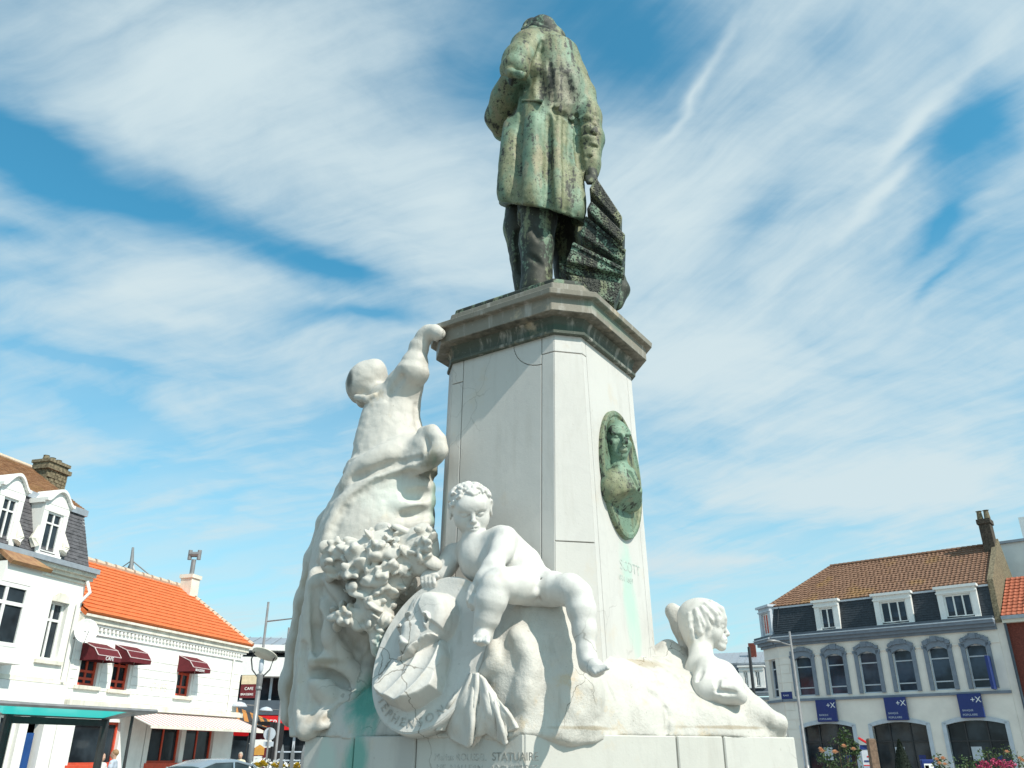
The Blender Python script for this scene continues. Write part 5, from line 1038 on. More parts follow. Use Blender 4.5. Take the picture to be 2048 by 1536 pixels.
# ---- seated child leaning on the medallion
pu = Sculpt(.0052)
def hd_child(S, C, fwd, s, curl, rs, tilt=(0, 0, 1)):
    """a child's head: skull, cheeks, brow, eyes, nose, lips, ear and curls, s = half head height"""
    Fm = frame(fwd, tilt); rt, fw, up = Fm; g_ = lambda a, b, c: C + rt * (a * s) + fw * (b * s) + up * (c * s)
    S.ell(g_(0, -.06, .20), (.80 * s, .90 * s, .80 * s), Fm, .02 * s); S.ell(g_(0, .18, -.28), (.62 * s, .62 * s, .66 * s), Fm, .25 * s)
    for q in (-1, 1): S.ell(g_(q * .33, .42, -.36), (.32 * s, .32 * s, .32 * s), Fm, .22 * s)
    S.ell(g_(0, .70, -.86), (.21 * s, .19 * s, .17 * s), Fm, .2 * s); S.ell(g_(0, .70, .22), (.52 * s, .22 * s, .26 * s), Fm, .3 * s)
    for q in (-1, 1):
        S.ell(g_(q * .30, .86, -.10), (.20 * s, .15 * s, .10 * s), Fm, .10 * s, True); S.ell(g_(q * .30, .72, -.11), (.15 * s, .12 * s, .095 * s), Fm, .03 * s)
        S.cap(g_(q * .17, .845, -.065), g_(q * .44, .76, -.07), .030 * s, .025 * s, .02 * s); S.cap(g_(q * .12, .86, .05), g_(q * .48, .74, .08), .055 * s, .04 * s, .08 * s)
    S.cap(g_(0, .82, .02), g_(0, .97, -.34), .075 * s, .085 * s, .07 * s); S.ell(g_(0, .97, -.35), (.12 * s, .085 * s, .08 * s), Fm, .05 * s)
    for q in (-1, 1): S.ell(g_(q * .10, .90, -.375), (.06 * s, .07 * s, .05 * s), Fm, .03 * s)
    S.ell(g_(0, .79, -.58), (.24 * s, .16 * s, .20 * s), Fm, .10 * s); S.ell(g_(0, .90, -.57), (.17 * s, .06 * s, .045 * s), Fm, .03 * s); S.ell(g_(0, .88, -.68), (.14 * s, .07 * s, .05 * s), Fm, .03 * s)
    S.cap(g_(-.17, .90, -.62), g_(.17, .90, -.62), .016 * s, .016 * s, .02 * s, True)
    for q in (-1, 1): S.ell(g_(q * .80, -.05, -.14), (.07 * s, .17 * s, .22 * s), Fm, .04 * s); S.ell(g_(q * .88, -.02, -.12), (.04 * s, .08 * s, .11 * s), Fm, .03 * s, True)
    n = 0
    while n < curl:
        d = rs.randn(3); d /= np.linalg.norm(d); d[2] = d[2] * .9 + .1
        if (d[1] > .45 and d[2] < .50) or d[2] < -.55 or (abs(d[0]) > .5 and d[1] > .15 and d[2] < .1): continue
        n += 1; p = g_(d[0] * .80, -.06 + d[1] * .90, .20 + d[2] * .80); t = np.cross(d, rs.randn(3)); t /= np.linalg.norm(t); t = rt * t[0] + fw * t[1] + up * t[2]; b = np.cross(rt * d[0] + fw * d[1] + up * d[2], t)
        a0 = rs.uniform(0, 6.28); rad = s * rs.uniform(.10, .17); dd = rt * d[0] + fw * d[1] + up * d[2]
        S.chain([(p + rad * (math.cos(a0 + k * 1.1) * t + math.sin(a0 + k * 1.1) * b) + dd * s * .03, s * .06) for k in range(4)], .05 * s)
sh = dict(k=.05)
pu.ell(V(962, 1118, 4.10), (.125, .11, .14), frame(V(1010, 1090, 3.7) - V(962, 1118, 4.1)), .07)                       # chest
pu.chain([(V(960, 1115, 4.10), .112), (V(1000, 1130, 4.12), .112), (V(1042, 1152, 4.14), .115), (V(1075, 1170, 4.14), .112)], .07)
pu.chain([(V(912, 1108, 4.12), .062), (V(950, 1095, 4.12), .07), (V(1000, 1080, 4.08), .078)], .06)                     # shoulders
pu.chain([(V(1010, 1092, 4.10), .1), (V(1048, 1122, 4.16), .09)], .07)
pu.chain([(V(946, 1075, 4.08), .06), (V(950, 1105, 4.10), .065)], .05)                                                   # neck
pu.chain([(V(1010, 1078, 4.02), .076), (V(1003, 1100, 3.96), .063), (V(985, 1135, 3.87), .054), (V(970, 1160, 3.83), .051), (V(957, 1176, 3.82), .040)], .04)    # near arm
pu.ell(V(949, 1187, 3.81), (.042, .036, .05), None, .03)
for k, (a, b, c) in enumerate((((939, 1187), (936, 1200), (938, 1213)), ((944, 1192), (942, 1206), (944, 1219)), ((950, 1194), (949, 1208), (951, 1219)), ((956, 1192), (956, 1204), (957, 1213)))):
    pu.chain([(V(*a, 3.78), .0155), (V(*b, 3.775), .014), (V(*c, 3.795), .012)], .008)
pu.chain([(V(958, 1180, 3.78), .016), (V(962, 1192, 3.775), .014)], .01)
pu.chain([(V(905, 1112, 4.13), .07), (V(893, 1130, 4.07), .06), (V(880, 1148, 4.04), .052), (V(866, 1153, 4.01), .042)], .04)                                       # far arm
pu.ell(V(857, 1152, 3.985), (.046, .036, .034), None, .025)
for k in range(4): pu.chain([(V(845 + k * 7.5, 1155 + k * .5, 3.955), .0155), (V(846 + k * 7.5, 1166, 3.945), .014), (V(848 + k * 7.2, 1176 + (k == 1) * 2 - (k == 3) * 3, 3.955), .0125)], .008)
pu.chain([(V(868, 1152, 3.97), .017), (V(876, 1153, 3.96), .013)], .01)
pu.chain([(V(1062, 1176, 4.08), .105), (V(1030, 1170, 3.93), .096), (V(1000, 1168, 3.83), .082), (V(989, 1174, 3.80), .074)], .04)                                    # near thigh, knee
pu.chain([(V(986, 1178, 3.79), .074), (V(982, 1202, 3.79), .083), (V(974, 1236, 3.79), .064), (V(967, 1260, 3.80), .047), (V(965, 1272, 3.80), .044)], .03)
pu.chain([(V(967, 1272, 3.82), .046), (V(963, 1279, 3.72), .036)], .03)
for k in range(5): pu.chain([(V(950 + k * 6.2, 1274 + k * .3, 3.72), .0125 + .003 * (k == 4)), (V(949 + k * 6.4, 1283 + (k == 4) * 1, 3.675), .012 + .004 * (k == 4))], .004)
pu.chain([(V(1072, 1180, 4.16), .100), (V(1105, 1178, 4.10), .090), (V(1140, 1180, 4.06), .082), (V(1156, 1190, 4.05), .075)], .04)                                     # far thigh and shin
pu.chain([(V(1156, 1192, 4.05), .074), (V(1164, 1222, 4.04), .075), (V(1169, 1262, 4.03), .062), (V(1173, 1305, 4.01), .046), (V(1177, 1325, 4.00), .044)], .03)
pu.chain([(V(1177, 1326, 4.0), .048), (V(1190, 1336, 3.93), .038), (V(1200, 1340, 3.90), .026)], .03)
for k in range(5): pu.chain([(V(1187 + k * 5.6, 1341 - k * 2, 3.885), .0135), (V(1192 + k * 5.8, 1346 - k * 2.4, 3.85), .0115)], .004)
pu.chain([(V(1060, 1172, 4.02), .02), (V(1066, 1186, 3.985), .026)], .02)                                                 # infant anatomy, kept plain
pu.cap(V(985, 1190, 3.69), V(1010, 1186, 3.72), .006, .006, .015, True); pu.cap(V(1058, 1150, 4.0), V(1052, 1120, 4.02), .012, .008, .03, True); pu.ell(V(1028, 1140, 3.995), (.009, .009, .009), None, .01, True)
pu.cap(V(1083, 1160, 4.02), V(1077, 1205, 4.03), .008, .008, .02, True)
C0 = V(941, 1019, 4.07); FW = V(966, 1046, 3.60) - C0
hd_child(pu, C0, FW, .158, 95, np.random.RandomState(2), (-.12, 0, 1))
pu.rough(.0022, 16, 2)
po = pu.mesh('marble_child', M_putto); tag(po, 'white marble naked child seated on the rock, resting hands on the portrait medallion', 'statue')

# ---- second child at the far corner
p2 = Sculpt(.006)
C1 = atY(1407, 1250, 5.72); F1 = np.array([.93, -.26, -.06])
hd_child(p2, C1, F1, .158, 0, np.random.RandomState(9), (.10, 0, 1))
rt_, fw_, up_ = frame(F1, (.10, 0, 1))
p2.ell(C1 + up_ * .045 - fw_ * .015, (.140, .158, .132), frame(F1, (.1, 0, 1)), .03); p2.ell(C1 - up_ * .03 - fw_ * .05 + rt_ * .02, (.125, .10, .13), frame(F1, (.1, 0, 1)), .04)
for pts in ([(1422, 1203, .012), (1442, 1218, .016), (1450, 1236, .012)], [(1412, 1208, .012), (1434, 1228, .018), (1436, 1250, .010)], [(1404, 1215, .012), (1420, 1240, .018), (1416, 1268, .014), (1405, 1283, .010)], [(1392, 1220, .012), (1402, 1250, .018), (1400, 1276, .014), (1390, 1290, .010)], [(1378, 1228, .012), (1382, 1258, .018), (1388, 1284, .012)]): p2.on(pts, .018, False, .25)
for pts in ([(1430, 1215, .006), (1440, 1232, .008)], [(1412, 1228, .006), (1426, 1252, .008), (1420, 1272, .006)], [(1398, 1232, .006), (1408, 1262, .008)], [(1385, 1245, .006), (1394, 1278, .008)]): p2.on(pts, .012, True, .1)
p2.chain([(atY(1400, 1290, 5.69), .075), (atY(1404, 1332, 5.57), .085)], .04)
p2.chain([(atY(1408, 1359, 5.57), .13), (atY(1430, 1366, 5.53), .13), (atY(1440, 1393, 5.49), .13)], .06)
p2.chain([(atY(1418, 1344, 5.45), .09), (atY(1410, 1369, 5.38), .07), (atY(1414, 1384, 5.33), .062), (atY(1440, 1380, 5.29), .056), (atY(1465, 1378, 5.28), .045)], .04)
p2.chain([(atY(1448, 1352, 5.49), .075), (atY(1460, 1369, 5.43), .07), (atY(1468, 1386, 5.38), .055)], .05)
p2.chain([(atY(1440, 1390, 5.33), .05), (atY(1478, 1392, 5.31), .05)], .05)
p2.on([(1441, 1342, .010), (1434, 1362, .016), (1436, 1380, .012)], .015, True, .2); p2.on([(1436, 1382, .010), (1470, 1386, .012)], .015, True, .2); p2.on([(1404, 1330, .01), (1398, 1360, .014)], .02, True, .1)
p2.rough(.003, 12, 2)
o2 = p2.mesh('marble_child', M_putto); tag(o2, 'white marble child with smooth bobbed hair at the far corner, head in profile, arms folded', 'statue')

# ================================================================ BRONZE STATUE
st = thing('bronze_statue', (.22, 5.65, 4.607), 'weathered green bronze man in a long frock coat, back turned, on top of the pedestal', 'statue')
mb = MB(); mb.rings([octo(*TOPO, z, o) for z, o in ((4.607, .012), (4.65, .012), (4.662, .0))]); bevel(mb.build('base_plate', M_bdark, st), .006, 2)
Yc = 5.65
def S_(x, y, Y=Yc): return atY(x, y, Y)
def rowsY(L, Y, bs):
    out = []
    for (y, x0, x1), b in zip(L, bs):
        a, c = S_(x0, y, Y), S_(x1, y, Y); m = (a + c) / 2; out.append((m[2], m[0], m[1], (c[0] - a[0]) / 2, b))
    return out
ct = Sculpt(.009)
ct.loft(rowsY([(480, 1001, 1174), (450, 1001, 1172), (400, 998, 1166), (350, 1000, 1160), (300, 1003, 1154), (262, 1014, 1150), (235, 1030, 1156), (195, 1040, 1166), (150, 1046, 1160), (118, 1054, 1143)], Yc, (.34, .335, .32, .30, .28, .27, .27, .27, .26, .22)), .05)
ct.ell(S_(1104, 128, 5.64), (.25, .23, .26), None, .12); ct.ell(S_(1096, 100, 5.68), (.17, .17, .16), None, .10)
ct.ell(S_(1128, 190, 5.58), (.20, .20, .30), None, .10)
# skirt folds: bulging panels between deep vertical pleats
for pts in ([(1020, 240, .03), (1016, 330, .05), (1015, 398, .06)], [(1066, 235, .03), (1064, 330, .05), (1062, 405, .06)], [(1113, 240, .025), (1113, 340, .045), (1116, 415, .055)], [(1146, 262, .02), (1148, 350, .045), (1153, 430, .055)]): ct.on(pts, .07, False, .75)
for pts in ([(1044, 172, .016), (1041, 210, .018), (1038, 300, .024), (1040, 400, .026)], [(1097, 230, .014), (1097, 340, .028), (1099, 420, .034)], [(1128, 246, .014), (1131, 350, .022), (1134, 442, .03)], [(1098, 120, .007), (1106, 190, .008), (1112, 240, .007)]): ct.on(pts, .03, True, .0)
ct.on([(1115, 228, .02), (1130, 232, .02), (1146, 246, .015)], .04, True, -.2); ct.on([(1080, 150, .03), (1090, 200, .03)], .06, True, -.6); ct.on([(1135, 150, .02), (1140, 190, .03)], .06, True, -.6)
hz = S_(1100, 421, 5.33)
ct.half(hz, (-.30, .54, -1), .015)
ct.loft([(5.2, .27, 5.62, .31, .27), (5.75, .26, 5.63, .26, .22), (6.05, .26, 5.65, .18, .14)], .05, True)                      # hollow under the skirt
# left sleeve: raised shoulder, overlapping fold at the elbow, forearm turned to the front
ct.chain([(S_(1070, 92, 5.62), .15), (S_(1056, 96, 5.50), .145), (S_(1040, 122, 5.40), .145), (S_(1030, 140, 5.36), .135)], .05)
ct.chain([(S_(1008, 136, 5.34), .03), (S_(1022, 146, 5.25), .035), (S_(1040, 150, 5.24), .032), (S_(1050, 148, 5.28), .022)], .03)
ct.chain([(S_(1026, 158, 5.56), .110), (S_(1012, 195, 5.70), .135), (S_(999, 235, 5.84), .125), (S_(1006, 262, 5.92), .10)], .03)
ct.on([(1004, 160, .045), (1028, 168, .060), (1048, 170, .045)], .02, True, .15); ct.on([(1084, 84, .018), (1075, 115, .032), (1060, 158, .042)], .025, True, .1)
ct.cap(S_(1052, 165, 5.33), S_(1040, 225, 5.42), .025, .02, .04, True)
# right sleeve hanging to the books, ringed with creases
ct.chain([(S_(1146, 150, 5.62), .12), (S_(1164, 190, 5.60), .115), (S_(1176, 235, 5.58), .115), (S_(1181, 280, 5.56), .112), (S_(1180, 330, 5.52), .085), (S_(1180, 345, 5.52), .075)], .05)
for y, w in ((226, .02), (247, .022), (266, .022), (288, .018), (312, .012)): ct.chain([(S_(1158, y + 6, 5.46), w * .6), (S_(1174, y, 5.43), w), (S_(1192, y + 7, 5.47), w * .5)], .025, True)
for y in (236, 257, 277): ct.chain([(S_(1160, y + 5, 5.49), .022), (S_(1176, y, 5.46), .026), (S_(1194, y + 6, 5.49), .018)], .03)
ct.on([(1153, 232, .016), (1155, 285, .03), (1160, 335, .035)], .02, True, .35)
# collar
ct.chain([(S_(1048, 74, 5.72), .05), (S_(1066, 66, 5.62), .055), (S_(1090, 75, 5.56), .06), (S_(1112, 92, 5.58), .055), (S_(1124, 104, 5.66), .045)], .04)
ct.rough(.005, 4.5, 3); ct.rough(.0018, 24, 2)
ct0 = Sculpt(.01); ct0.ops = list(ct.ops)
co = ct.mesh('frock_coat', M_bronze, st)
bd = Sculpt(.012)
bd.ell(S_(1083, 70, 5.80), (.165, .18, .17), None, .03); bd.ell(S_(1100, 82, 5.76), (.15, .15, .13), None, .06); bd.ell(S_(1064, 64, 5.9), (.10, .14, .12), None, .06)
bd.chain([(S_(1050, 70, 5.70), .04), (S_(1072, 56, 5.62), .05), (S_(1098, 68, 5.58), .055), (S_(1118, 84, 5.62), .045), (S_(1124, 94, 5.70), .03)], .03)
for k in range(16):
    t = k / 15; bd.chain([(S_(1046 + 76 * t, 60 + 26 * t, 5.66 - .1 * math.sin(3.1 * t)), .020), (S_(1052 + 70 * t + (k % 3) * 2, 46 + 30 * t, 5.70 - .08 * math.sin(3.1 * t)), .016)], .012)
bd.chain([(S_(1084, 90, 5.75), .10), (S_(1090, 120, 5.68), .12), (S_(1095, 200, 5.65), .16), (S_(1085, 330, 5.65), .16)], .04)
bd.chain([(S_(1078, 380, 5.58), .17), (S_(1074, 440, 5.56), .155), (S_(1073, 490, 5.55), .135), (S_(1074, 545, 5.55), .118), (S_(1072, 580, 5.54), .13)], .03)
bd.chain([(S_(1052, 380, 5.80), .16), (S_(1044, 455, 5.84), .155), (S_(1050, 520, 5.84), .12), (S_(1056, 575, 5.84), .115)], .03)
fz = 4.70
for x, y in ((.19, 5.52), (.12, 5.82)): bd.chain([((x, y, fz), .085), ((x - .01, y + .16, fz - .01), .08), ((x - .02, y + .28, fz - .02), .06)], .05)
bd.cap(S_(1092, 450, 5.40), S_(1094, 520, 5.42), .015, .02, .03, True); bd.cap(S_(1056, 440, 5.40), S_(1062, 470, 5.39), .02, .02, .04, True)
bd.chain([(S_(1128, 440, 5.9), .16), (S_(1138, 500, 5.95), .15), (S_(1150, 560, 5.95), .16)], .04)                        # draped support behind
bd.chain([(S_(1180, 345, 5.5), .06), (S_(1184, 356, 5.46), .05)], .03)
for k in range(4): bd.chain([(S_(1172 + 6 * k, 354, 5.42), .02), (S_(1176 + 6 * k, 366, 5.40), .018)], .008)
bd.on([(1036, 432, .03), (1037, 480, .04), (1042, 550, .03)], .03, True, .1); bd.on([(1060, 450, .014), (1080, 480, .014)], .03, True, 0); bd.on([(1058, 510, .014), (1085, 530, .014)], .03, True, 0)
bd.rough(.005, 6, 3); bd.rough(.003, 24, 2)
bd.mesh('man', M_bdark, st)
# pocket flap, back buttons
a, b = ct0.hit(1042, 206, -.005), ct0.hit(1085, 207, -.005)
mb = MB(); d = np.array([0.002, -.075, -.045]); up = np.array([0, .012, .035])
mb.add([a, b, b + d, a + d, a + up, b + up, b + d + [0, 0, .022], a + d + [0, 0, .022]], [(0, 1, 2, 3), (4, 5, 6, 7), (0, 1, 5, 4), (1, 2, 6, 5), (2, 3, 7, 6), (3, 0, 4, 7)]); bevel(mb.build('pocket_flap', M_bronze, st), .006, 2)
for x, y in ((1113, 214), (1143, 240)): mb = MB(); c = ct0.hit(x, y, .0); mb.rings([[tuple(c + np.array([.026 * math.cos(t * .5236), dy, .026 * math.sin(t * .5236)])) for t in range(12)] for dy in (.03, -.03)]); bevel(mb.build('button', M_bronze, st), .006, 2)
# fanned bundle of thick books/tablets under his hand
Q = [((1192, 353), (1245, 433), (1239, 453), (1175, 382)), ((1182, 400), (1251, 468), (1243, 491), (1171, 421)), ((1172, 434), (1252, 502), (1243, 529), (1158, 476)), ((1146, 486), (1248, 538), (1244, 551), (1129, 529)), ((1118, 529), (1247, 552), (1233, 578), (1134, 546)), ((1136, 548), (1244, 566), (1225, 616), (1152, 580))]
for k, q in enumerate(Q):
    Yb = 5.34 - .02 * (k % 2); f4 = [S_(*p, Yb - .035 * (k % 2)) for p in q]; f4[2] = f4[2] * .82 + f4[1] * .18; f4[3] = f4[3] * .82 + f4[0] * .18; cB = sum(f4) / 4; bk = [cB + (p - cB) * .97 + np.array([.03 if k > 2 else .05, .40, 0.02]) for p in f4]
    sub = lambda a, b, t: a * (1 - t) + b * t
    mb = MB(); mb.add(f4 + bk, [(0, 3, 2, 1), (4, 5, 6, 7), (0, 1, 5, 4), (1, 2, 6, 5), (2, 3, 7, 6), (3, 0, 4, 7)]); bevel(mb.build('book', M_bdots, st), .012, 2)
    if k in (2, 3, 4):      # raised edge strip along the top of the cover
        e0, e1 = f4[0], f4[1]; dn = (f4[3] - f4[0]) * .18; mb = MB(); ofs = np.array([0, -.014, .004]); mb.add([e0 + ofs, e1 + ofs, e1 + dn + ofs, e0 + dn + ofs, e0 + [0, .05, .004], e1 + [0, .05, .004], e1 + dn + [0, .05, 0], e0 + dn + [0, .05, 0]], [(0, 3, 2, 1), (4, 5, 6, 7), (0, 1, 5, 4), (1, 2, 6, 5), (2, 3, 7, 6), (3, 0, 4, 7)]); bevel(mb.build('book_edge', M_bdots, st), .004, 1)
wl = Sculpt(.012)
wl.chain([(S_(1236, 552, 5.62), .055), (S_(1241, 580, 5.60), .07), (S_(1232, 606, 5.58), .06)], .03); wl.mesh('propeller_blade', M_bdark, st)
# ================================================================ STREET FURNITURE, PEOPLE, PLANTS
def up_pt(x, y, Y, z=0.): p = atY(x, y, Y); return np.array([p[0], p[1], z])
def lamp(x, y, Y, ya, sgn, arm, label, low=None):
    tp = atY(x, y, Y); b = np.array([tp[0], tp[1], 0]); za = atY(x, ya, Y)[2]
    t = thing('street_lamp', b, label, 'street lamp', 'tall grey street lamps')
    m = MB(); m.tube([b, b + EZ * 1.2, b + EZ * 1.21, tp], [.10, .10, .075, .05], 10); m.build('pole', M_metal, t, True)
    e = np.array([b[0] + sgn * arm * .62, b[1] - .3, za + .10]); m = MB(); m.tube([[b[0], b[1], za], e], [.035, .03], 6); m.build('arm', M_metal, t)
    m = MB(); d = np.array([sgn, -.25, .08]); d /= np.linalg.norm(d); s_ = np.cross(EZ, d); s_ /= np.linalg.norm(s_)
    m.rings([[tuple(e + d * q + s_ * w * math.cos(k * .628) + EZ * h * (math.sin(k * .628) if math.sin(k * .628) > 0 else .25 * math.sin(k * .628))) for k in range(10)] for q, w, h in ((-.05, .03, .03), (.1, .10, .07), (.35, .15, .10), (.6, .12, .07), (.72, .02, .02))]); m.build('lamp_head', M_metal, t, True)
    if low is not None:
        zl = atY(x, low, Y)[2]; c = np.array([b[0] - .75 * sgn, b[1], zl]); m = MB(); m.tube([[b[0], b[1], zl], (b + c) / 2 * [1, 1, 0] + [0, 0, zl + .02], c + EZ * .1], .025, 6); m.build('arm', M_metal, t)
        m = MB(); m.lathe(c, [(.36, -.06), (.34, 0), (.24, .10), (.08, .15), (.01, .16)], 14); m.build('lamp_shade', M_silver, t, True)
    return t
lamp(537, 1204, 38.7, 1243, 1, 2.2, 'tall grey lamp post with curved head, its arm passing behind the marble drapery', 1411)
lamp(578, 1255, 47, 1288, 1, 1.6, 'farther grey lamp post half hidden by the marble drapery, beyond the arrow sign', 1420)
lamp(1578.7, 1263, 40, 1291, -1, .9, 'slim grey lamp post in front of the bank corner')
# disc-topped lamp
c = atY(519, 1362, 26); b = np.array([c[0], c[1], 0]); t = thing('disc_lamp', b, 'grey post lamp topped by a tilted flat disc reflector', 'street lamp')
m = MB(); m.tube([b, c], [.085, .07], 12); m.build('pole', M_metal, t, True)
m = MB(); m.lathe(c - EZ * .25, [(.085, 0), (.09, .02), (.09, .08), (.075, .10), (.085, .12), (.095, .42), (.10, .44), (.05, .46)], 14); m.build('collar', M_metal, t, True)
dc = atY(530, 1308, 26); dn = np.array([-.22, -.42, -.88]); dn /= np.linalg.norm(dn); fr = frame(dn, (0, 1, .1)); m = MB()
m.rings([[tuple(dc + fr[0] * r * math.cos(k * .2618) + fr[2] * r * .86 * math.sin(k * .2618) + fr[1] * d) for k in range(24)] for r, d in ((.05, -.06), (.34, -.03), (.40, .0), (.39, .02), (.02, .0))]); m.build('disc_reflector', M_trim, t, True)
for k in (-1, 1): m = MB(); e = dc + fr[0] * .33 * k; m.tube([c + [.06 * k, 0, .1], c + [.26 * k, .02, .32], c + [.33 * k, .04, .62], e], .02, 6); m.build('bracket', M_metald, t)
m = MB(); m.lathe(c + EZ * .2, [(.02, 0), (.07, .1), (.07, .38), (.03, .42)], 10); m.build('lamp_glass', M_silver, t, True)
# thin dark pole behind the child
tp = atY(1497.5, 1294, 30); t = thing('thin_pole', (tp[0], tp[1], 0), 'thin dark pole standing beyond the child statue, in front of the dormer house', 'pole')
m = MB(); m.tube([(tp[0], tp[1], 0), tp], [.075, .05], 8); m.build('shaft', M_metald, t); m = MB(); m.lathe((tp[0], tp[1], 0), [(.14, 0), (.14, .12), (.08, .2)], 10); m.build('foot', M_metald, t)
# bus shelter
def atZ(x, y, z): r = ray(x, y); return CAMP + r * ((z - EYE) / r[2])
zR_ = 2.55; q = [atZ(-60, 1403, zR_), atZ(312, 1423, zR_), atZ(212, 1436, zR_), atZ(-20, 1425.5, zR_)]
sh_ = thing('bus_shelter', (np.mean([p[0] for p in q]), np.mean([p[1] for p in q]), 0), 'bus shelter with turquoise glass roof in front of the cafe', 'bus shelter')
M_tg, nt_, b_ = nodes('turquoise_glass_roof'); T_ = NT(nt_); tr_ = T_.N.new('ShaderNodeBsdfTranslucent'); tr_.inputs[0].default_value = (.22, .75, .72, 1); mxs = T_.N.new('ShaderNodeMixShader'); mxs.inputs[0].default_value = .8
b_.inputs['Base Color'].default_value = (.12, .38, .38, 1); b_.inputs['Roughness'].default_value = .2; T_.L.new(b_.outputs[0], mxs.inputs[1]); T_.L.new(tr_.outputs[0], mxs.inputs[2]); T_.L.new(mxs.outputs[0], nt_.nodes['Material Output'].inputs[0])
lerp = lambda a, b, t: a * (1 - t) + b * t
prism_quad(sh_, 'roof_glass', M_tg, [lerp(q[0], q[1], .06) + EZ * .02, lerp(q[0], q[1], .86) + EZ * .02, lerp(q[3], q[2], .985) + EZ * .02, lerp(q[3], q[2], .1) + EZ * .02], .03)
for a, b in ((q[0], q[1]), (q[1], q[2]), (q[2], q[3]), (q[3], q[0]), (lerp(q[0], q[1], .86), lerp(q[3], q[2], .985))): m = MB(); m.tube([a, b], .05, 6); m.build('roof_edge', M_metal, sh_)
prism_quad(sh_, 'roof_panel', M_zinc, [lerp(q[0], q[1], .86) + EZ * .01, q[1] + EZ * .01, q[2] + EZ * .01, lerp(q[3], q[2], .985) + EZ * .01], .05)
for px_, w in ((q[2], .11), (lerp(q[2], q[3], .85), .11), (lerp(q[1], q[2], .42), .04)): m = MB(); m.tube([[px_[0], px_[1], 0], [px_[0], px_[1], zR_]], w, 8); m.build('post', M_metald, sh_)
a, b = q[2], lerp(q[2], q[3], .85); m = MB(); m.box(0, 0, 0, 0, 0, 0) if False else None; prism_quad(sh_, 'beam', M_metald, [a + EZ * -.05, b + EZ * -.05, b + EZ * -.22 + [0, .01, 0], a + EZ * -.22 + [0, .01, 0]], .06)
prism_quad(sh_, 'bench_seat', M_metald, [lerp(a, b, .2) * [1, 1, 0] + [0, -.2, .48], lerp(a, b, .8) * [1, 1, 0] + [0, -.2, .48], lerp(a, b, .8) * [1, 1, 0] + [0, -.55, .48], lerp(a, b, .2) * [1, 1, 0] + [0, -.55, .48]], .05)
# ---- people
SK = simple('skin', (.50, .30, .22), .6, .06, 20)
def person(x, y, Y, H, face, hair, top, legs, label, longhair=False):
    hd = atY(x, y, Y); k = H / 1.75; base = np.array([hd[0], hd[1], 0]); t = thing('person', base, label, 'person'); f = np.array([math.sin(R(face)), math.cos(R(face)), 0]); r = np.array([f[1], -f[0], 0])
    P = lambda a, b, c: base + r * a * k + f * b * k + EZ * c * k
    sk = Sculpt(.014); tp_ = Sculpt(.014); lg = Sculpt(.016); hr = Sculpt(.012)
    sk.ell(P(0, .01, 1.645), (.078 * k, .095 * k, .115 * k), frame(f), .01); sk.ell(P(0, .045, 1.58), (.055 * k, .06 * k, .06 * k), frame(f), .03); sk.cap(P(0, .10, 1.64), P(0, .125, 1.605), .012 * k, .016 * k, .01); sk.cap(P(0, -.01, 1.56), P(0, -.02, 1.44), .052 * k, .055 * k, .03)
    for q in (-1, 1):
        sk.ell(P(q * .033, .095, 1.65), (.014 * k,) * 3, None, .012, True); sk.ell(P(q * .080, 0, 1.635), (.012 * k, .02 * k, .03 * k), frame(f), .01)
        sk.chain([(P(q * .20, -.01, 1.38), .045 * k), (P(q * .25, .0, 1.12), .038 * k), (P(q * .22, .16, .95), .028 * k)], .02); sk.ell(P(q * .215, .19, .92), (.035 * k, .04 * k, .025 * k), None, .02)
        for n in range(4): sk.cap(P(q * (.195 + .014 * n), .215, .915), P(q * (.195 + .014 * n), .265 - .01 * (n == 3), .885), .0085 * k, .008 * k, .004)
        sk.cap(P(q * .185, .19, .925), P(q * .17, .225, .905), .010 * k, .009 * k, .006)
        tp_.chain([(P(q * .16, -.01, 1.40), .070 * k), (P(q * .215, -.01, 1.28), .062 * k), (P(q * .245, .0, 1.14), .052 * k)], .04)
        lg.chain([(P(q * .09, 0, .92), .105 * k), (P(q * .10, .02, .50), .072 * k), (P(q * .10, .0, .10), .055 * k)], .03); lg.cap(P(q * .10, -.03, .05), P(q * .115, .17, .035), .045 * k, .035 * k, .03)
    sk.ell(P(0, .10, 1.575), (.025 * k, .012 * k, .006 * k), None, .006, True)
    tp_.ell(P(0, 0, 1.25), (.17 * k, .115 * k, .22 * k), frame(f), .08); tp_.ell(P(0, 0, 1.02), (.155 * k, .11 * k, .15 * k), frame(f), .08); tp_.chain([(P(-.13, -.01, 1.42), .055 * k), (P(0, -.02, 1.45), .06 * k), (P(.13, -.01, 1.42), .055 * k)], .05)
    hr.ell(P(0, -.015, 1.675), (.088 * k, .105 * k, .10 * k), frame(f), .02); hr.half(P(0, .05, 1.66), f * .8 + EZ * -.6, .01)
    if longhair: hr.chain([(P(0, -.06, 1.66), .085 * k), (P(0, -.075, 1.52), .075 * k), (P(0, -.08, 1.40), .06 * k)], .03)
    hr.rough(.006, 18, 2); tp_.rough(.006, 9, 2)
    sk.mesh('body', SK, t); tp_.mesh('top', top, t); lg.mesh('trousers', legs, t); hr.mesh('hair', hair, t); return t
den = simple('dark_trousers', (.03, .035, .05), .9); h1 = simple('dark_brown_hair', (.03, .017, .012), .6); h2 = simple('fair_hair', (.28, .17, .09), .6)
person(204, 1516, 26.5, 1.66, 110, h1, simple('white_blouse', (.62, .60, .57), .9), den, 'woman with long dark hair in a pale top, standing before the cafe window', True)
person(229, 1510, 27.5, 1.74, -95, h2, simple('light_blue_shirt', (.42, .47, .55), .9), den, 'fair haired man in a light blue shirt beside the dark haired woman')
